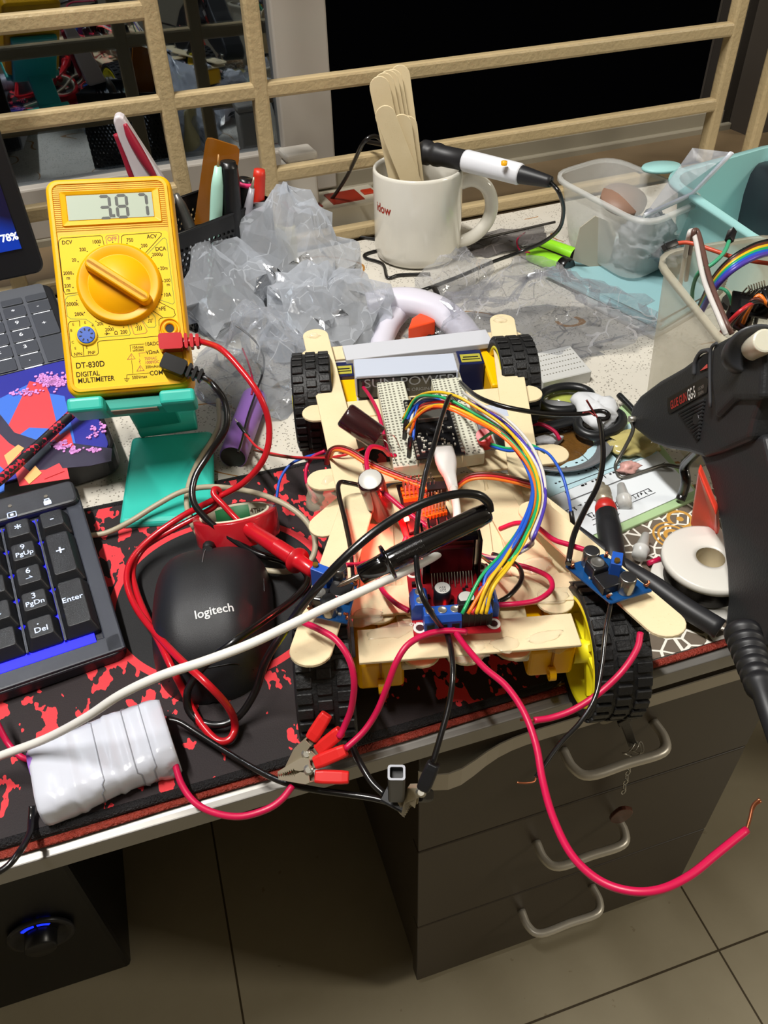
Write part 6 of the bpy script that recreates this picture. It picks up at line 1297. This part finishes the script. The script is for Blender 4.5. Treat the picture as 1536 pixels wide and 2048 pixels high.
b = MB(); b.lathe([(.024, .0025), (.02, .0035), (0, .003)], Mp2, n=30); b.build('hardened_glue', mat('amber_glue', '5c3f1c', .15, coat=.6, bump=1, bscale=150, var=.5, vscale=90), pt)
b = MB(); b.tube([T(1050, 850, .016), T(1080, 848, .020), T(1108, 862, .018), T(1120, 880, .014)], .0013, n=8); tag(b.build('magenta_wire', m_mg), 'short magenta wire lying over the metal dish', 'wire')
crumple('small white torn scraps in the metal dish', 'paper scrap', 'paper_scrap', 1100, 880, .008, (.008, .005, .004), mat('scrap_white'), 25, .5, (20, 12), floor_=.004)
# clipboard and papers
pa = thing('clipboard', 'light green board with a handwritten white sheet lying right of the robot', 'clipboard', T(1230, 960))
b = MB(); q = [T(1050, 985, .0035), T(1180, 1090, .0035), T(1402, 992, .0035), T(1255, 800, .0035)]; quadsolid(b, q[::-1], Vector((0, 0, -.0025))); b.build('board', mat('board_green', '9db88a', .5), pa, bevel=.0006)
b = MB(); q = [T(1060, 975, .0043), T(1178, 1073, .0043), T(1388, 980, .0043), T(1268, 850, .0043)]; quadsolid(b, q[::-1], Vector((0, 0, -.0006))); pp_ = b.build('paper', mat('paper_lined', 'cdd2d6', .6), pa)
b = MB(); q2b = [T(1052, 975, .0047), T(1085, 1000, .0047), T(1315, 905, .0047), T(1262, 845, .0047)]; quadsolid(b, q2b[::-1], Vector((0, 0, -.0003))); b.build('blue_form', mat('paper_blue', 'a9c6ce', .6), pa)
Mpw = frame(T(1180, 1050, .0044), T(1370, 968, .0044)-T(1180, 1050, .0044), T(1268, 850, .0044)-T(1300, 1010, .0044), Vector((0, 0, 1)))
random.seed(8); b = MB()
def scrawl(x0, y0, L_, h):
    x = x0
    while x < x0+L_:
        w_ = random.uniform(.0015, .003); b.strip([(x-.0004, y0+h), (x+w_, y0+h)], .00042, Mpw, 0, .0001)
        P = [(x+w_*random.random(), y0+h*random.random()) for _ in range(5)]; P[0] = (x+w_*.8, y0+h); b.strip(P, .00036, Mpw, 0, .0001); x += w_+(.0008 if random.random() < .75 else .003)
scrawl(.004, .004, .050, .0042); scrawl(-.006, .014, .030, .0034); scrawl(.002, -.004, .018, .003); b.strip([(.004, .0028), (.030, .0028)], .0004, Mpw, 0, .0001); b.strip([(.036, .0030), (.054, .0030)], .0004, Mpw, 0, .0001)
b.build('handwriting', mat('ink_black', '222226', .5), pp_)
b = MB()
for a, c in (((1140, 1000), (1330, 925)), ((1120, 975), (1312, 902)), ((1200, 880), (1250, 935)), ((1110, 950), (1290, 878)), ((1160, 905), (1212, 955))):
    a, c = T(*a, .0049), T(*c, .0049); b.cyl(a, c, .00025, n=4)
for k in range(26):
    p_ = T(random.uniform(1120, 1180)+random.choice((0, 60)), 0, .0049); a = random.uniform(0, 1); px = 1110+150*a; py = 985-62*a+random.choice((-18, -42, 8)); b.box(tuple(T(px, py, .0049)), (.0014, .0010, .0001))
b.build('form_lines', mat('ink_black'), pa)
# screwdriver
sd2 = thing('screwdriver', 'black and red precision screwdriver with a metal collar behind the blue converter board', 'screwdriver', T(1215, 1040))
a, c = T(1203, 968, .016), T(1236, 1165, .014); d = c-a; L = d.length; M = frame(a, Vector((0, 0, 1)).cross(d), None, d.normalized())
for nm, m, pr in (('collar', m_ni, [(.0020, 0), (.0022, .05), (.0046, .07), (.0050, .12), (.0042, .14), (.0050, .16), (.0050, .22)]), ('red_band', mat('band_red', 'c02a24', .35), [(.0052, .22), (.0062, .26), (.0064, .33)]), ('grip', mat('grip_black'), [(.0064, .33), (.0070, .5), (.0066, .7), (.0058, 1)])):
    b = MB(); b.lathe([(0, pr[0][1]*L)]+[(r_, z_*L) for r_, z_ in pr]+[(0, pr[-1][1]*L)], M, n=20); b.build(nm, m, sd2)
b = MB(); b.tube([T(1108, 1018, .016), T(1160, 1062, .016), T(1230, 1118, .015), T(1300, 1166, .014), T(1370, 1215, .012), T(1440, 1258, .010)], lambda t_: .0010+.0046*min(1, t_*1.6), n=12); tag(b.build('black_rod', mat('grip_black')), 'long tapered black rod running under the converter board towards the glue gun', 'rod')
for i, (px, py, qx, qy, lab) in enumerate(((1278, 1112, 1292, 1070, 'white cone shaped plastic nozzle lying on the lace border of the cloth'), (1250, 1010, 1242, 970, 'clear plastic nozzle lying on the handwritten sheet'))):
    a, c = T(px, py, .008), T(qx, qy, .008); r = thing('plastic_nozzle', lab, 'nozzle', T(px, py)); M = frame(a, Vector((0, 0, 1)).cross(c-a), None, (c-a).normalized()); L = (c-a).length
    b = MB(); b.lathe([(0, 0), (.0042, 0), (.0042, L*.25), (.0047, L*.28), (.0047, L*.34), (.0038, L*.38), (.0024, L), (0, L)], M, n=18); b.build('nozzle', film('nozzle_clear', 'd3d3cf', .8, .25), r)
crumple('red and white scrap of wrapper lying on the blue form', 'wrapper', 'wrapper', 1258, 936, .008, (.007, .004, .003), mat('wrapper_pink', 'c89890', .4, var=.6, vscale=250), 31, .5, (18, 10), floor_=.005)
crumple('lump of yellowish dried glue on the green board', 'glue lump', 'glue_lump', 1270, 885, .008, (.020, .012, .006), mat('glue_yellow', 'b0a468', .2, coat=.4), 33, .4, (24, 14), floor_=.004)
# solder spool
ss = thing('solder_spool', 'white plastic spool of thin wire standing flat on the lace border', 'spool', T(1411, 1150)); Mss = Matrix.Translation(T(1402, 1170, .0015)); m_sp = mat('spool_white', 'cfccc4', .35)
b = MB(); b.lathe([(.0075, .0165), (.0075, .0215), (.0100, .0220), (.0235, .0220), (.0250, .0215), (.0252, .0178), (.0240, .0168), (.0090, .0165), (.0090, .003), (.0075, .003), (.0075, .0165)], Mss, n=56); b.build('upper_flange', m_sp, ss)
b = MB(); b.lathe([(0, .0), (.0270, 0), (.0275, .0015), (.0270, .0028), (0, .0028)], Mss, n=56); b.build('lower_flange', m_sp, ss)
b = MB(); b.lathe([(.0075, .0216), (.0072, .004), (0, .004)], Mss, n=36); b.build('hub_bore', mat('bore_tan', 'a89a7c', .6), ss)
b = MB(); b.lathe([(.016, .003)]+[(.0205+.0008*(k % 2), .004+.0009*k) for k in range(14)]+[(.016, .0166)], Mss, n=40); b.build('wound_wire', mat('solder_grey', '4c4a48', .3, metal=.8), ss)
b = MB(); b.tube([T(1296, 1127, .004), T(1320, 1118, .005)], .0016, n=8); tag(b.build('wire_offcut', m_mg), 'short magenta wire offcut beside the solder spool', 'wire')
oc = thing('orange_clip', 'orange red plastic tool end showing beside the glue gun handle', 'tool', T(1395, 1050)); b = MB(); P = [T(1396, 940, .060), T(1432, 1030, .050), T(1436, 1075, .020), T(1380, 1052, .010)]; vd = VD(1400, 1000); b.add(P+[p_+vd*.008 for p_ in P], [(0, 1, 2, 3), (7, 6, 5, 4), (0, 4, 5, 1), (1, 5, 6, 2), (2, 6, 7, 3), (3, 7, 4, 0)]); b.build('blade', mat('coral_plastic', 'd8402c', .35), oc, bevel=.0015)
# ================================================================ BLACK GLUE GUN
N_, Tp, Hb = T(1265, 850, .03), T(1500, 680, .135), T(1440, 1290, .002)
gn = (Tp-N_).cross(Hb-N_).normalized()
if gn.dot(CAM-N_) < 0: gn = -gn
def gg(px, py): return WP(px, py, N_, gn)
gun = thing('glue_gun', 'large black glue gun standing on its wire foot at the right edge of the desk', 'glue gun', Hb)
m_gg = mat('gun_black', '212224', .48, bump=.12, bscale=900, var=.18, vscale=30)
body_ = [(1257, 838), (1262, 812), (1278, 790), (1315, 762), (1362, 735), (1398, 708), (1418, 700), (1432, 690), (1470, 668), (1500, 656), (1530, 660), (1540, 700), (1530, 780), (1508, 840), (1500, 880), (1440, 905), (1405, 915), (1375, 905), (1330, 897), (1300, 886), (1278, 868), (1262, 855)]
handle_ = [(1360, 890), (1380, 905), (1400, 950), (1414, 1000), (1426, 1070), (1436, 1140), (1438, 1200), (1432, 1255), (1438, 1282), (1470, 1296), (1530, 1300), (1545, 1270), (1540, 1180), (1545, 1050), (1530, 950), (1512, 870), (1430, 860)]
def slab(pts, th, m, nm, off=0, bev=.004, root=gun, seg_=4):
    n = len(pts); Q = [gg(*p_)+gn*off for p_ in pts]; b = MB(); b.add(Q+[p_-gn*th for p_ in Q], [tuple(range(n)), tuple(range(2*n-1, n-1, -1))]+[(i, i+n, (i+1) % n+n, (i+1) % n) for i in range(n)]); return b.build(nm, m, root, bevel=bev, seg=seg_, bang=30)
bd = slab(body_, .034, m_gg, 'body', bev=.006); slab(handle_, .028, m_gg, 'handle', off=-.004, bev=.006)
slab([(1434, 690), (1500, 655), (1532, 660), (1540, 720), (1535, 800), (1480, 800), (1440, 840), (1430, 760)], .040, m_gg, 'rear_cover', off=.003, bev=.003)
Mb = frame(gg(1335, 820), gg(1424, 752)-gg(1342, 798), None, gn)
def GL(px, py): v = Mb.inverted() @ gg(px, py); return (v.x, v.y)
b = MB(); b.prism([GL(*p_) for p_ in ((1337, 797), (1413, 753), (1420, 758), (1416, 785), (1343, 827), (1338, 822))], Mb, 0, .0008); b.build('label_plate', mat('plate_dark', '161315', .35), bd)
b = MB(); c_ = GL(1360, 803); ang = math.atan2(GL(1410, 775)[1]-GL(1345, 812)[1], GL(1410, 775)[0]-GL(1345, 812)[0]); Mt = Mb @ TR(c_[0], c_[1], .0009) @ RZ(ang)
wd = (gg(1376, 795)-gg(1343, 813)).length; b.text('GLUE GUN', .0068, Mt, mi=0, sx=wd/.0068/5.0, bold=.02); c_ = GL(1386, 788); b.text('GG-5', .0088, Mb @ TR(c_[0], c_[1], .0009) @ RZ(ang), mi=1, sx=.42, bold=.01)
for k, t_ in enumerate(('110-240V', '50/60Hz')): c_ = GL(1405, 776+10*k); b.text(t_, .0028, Mb @ TR(c_[0], c_[1], .0009) @ RZ(ang), mi=2, sx=.6)
b.build('label_print', [mat('print_red', 'a02a22', .5), mat('print_white', 'd8d6d0', .5), mat('print_dim', '77706a', .5)], bd)
for k in range(11):
    t_ = k/10; x0, y0, x1, y1 = 1360+36*t_, 826+54*t_, 1412-12*t_, 800+74*t_; b = MB(); b.tube([gg(x0, y0)+gn*.0005, gg(x1, y1)+gn*.0005], .0009, n=6, smoothpath=False); b.build('vent_slot', mat('slot_black', '070708', .7), bd)
b = MB(); p_ = gg(1396, 838); b.cyl(p_, p_+gn*.0015, .0030, n=16); b.build('screw', mat('screw_dark', '4a4a4c', .3, metal=.8), bd)
b = MB(); b.tube([gg(*q)+gn*.0006 for q in ((1390, 750), (1392, 725), (1403, 705), (1420, 700))], .0012, n=6); b.tube([gg(*q)+gn*.0034 for q in ((1433, 815), (1432, 750), (1434, 700), (1446, 686))], .0009, n=6); b.build('body_ridge', mat('gun_edge', '3a3b3e', .4), bd)
b = MB(); b.prism([GL(*p_) for p_ in ((1402, 742), (1400, 728), (1406, 714), (1418, 706), (1417, 735))], Mb, 0, .0006); b.build('window_slot', mat('slot_black'), bd)
b = MB(); b.prism([GL(*p_) for p_ in ((1403, 742), (1417, 728), (1417, 736))], Mb, .0005, .0009); b.build('window_red', mat('window_red', 'c85048', .5), bd)
rc = gg(1530, 700)+gn*.004; b = MB(); Mr2 = frame(rc-gn*.02+Vector((.0, 0, 0)), Vector((0, 0, 1)), None, (Tp-N_).normalized()); 
p0 = gg(1512, 700)+gn*.002; dg = (CAM-p0).normalized(); b.lathe([(.0125, -.004), (.0130, .0015), (.0110, .0022), (.0092, .0005), (.0, .0005)], frame(p0, Vector((0, 0, 1)), None, (dg*.5+(Tp-N_).normalized()*.9).normalized()), n=36); b.build('stick_port', mat('gun_edge'), bd)
gs = thing('glue_stick', 'milky white glue stick poking out of the rear of the black glue gun', 'glue stick', p0); dd_ = (dg*.5+(Tp-N_).normalized()*.9).normalized(); b = MB(); b.cyl(p0+dd_*.0008, p0+dd_*.016, .0056, n=24); b.build('stick', mat('glue_milky', 'c9c6b4', .3, sss=.2), gs, bevel=.001)
b = MB(); p_ = gg(1270, 838)+gn*.001; b.cyl(p_-gn*.002, p_+gn*.003, .0020, n=12); b.build('pivot', mat('pin_metal'), gun)
b = MB(); b.tube([gg(1270, 838)+gn*.003, T(1266, 860, .026), T(1250, 895, .014), T(1233, 925, .006), T(1232, 940, .005), T(1245, 956, .005), T(1290, 942, .0055), T(1330, 930, .006), T(1362, 934, .008), T(1370, 920, .014)], .0012, n=8); b.build('wire_foot', mat('foot_wire', '6a6862', .35, metal=.7), gun)
b = MB(); b.tube([gg(1368, 895)-gn*.01, T(1370, 930, .030), T(1372, 960, .022), T(1366, 985, .010), T(1360, 1000, .006)], .0030, n=10); b.build('inner_cord', m_blk, gun)
b = MB(); p0 = gg(1508, 1262)+gn*.006; p1 = gg(1560, 1340)+gn*.012; d = (p1-p0); L = d.length; M = frame(p0, Vector((0, 0, 1)).cross(d), None, d.normalized())
pr = [(0, 0), (.0085, 0)]
for k in range(7): z = .0015+.0050*k; pr += [(.0085-.0003*k, z), (.0085-.0003*k, z+.0028), (.0064, z+.0032), (.0064, z+.0048)]
b.lathe(pr+[(.0045, .040), (.0038, .08), (0, .08)], M, n=24); b.build('cord_relief', mat('grip_black'), gun)
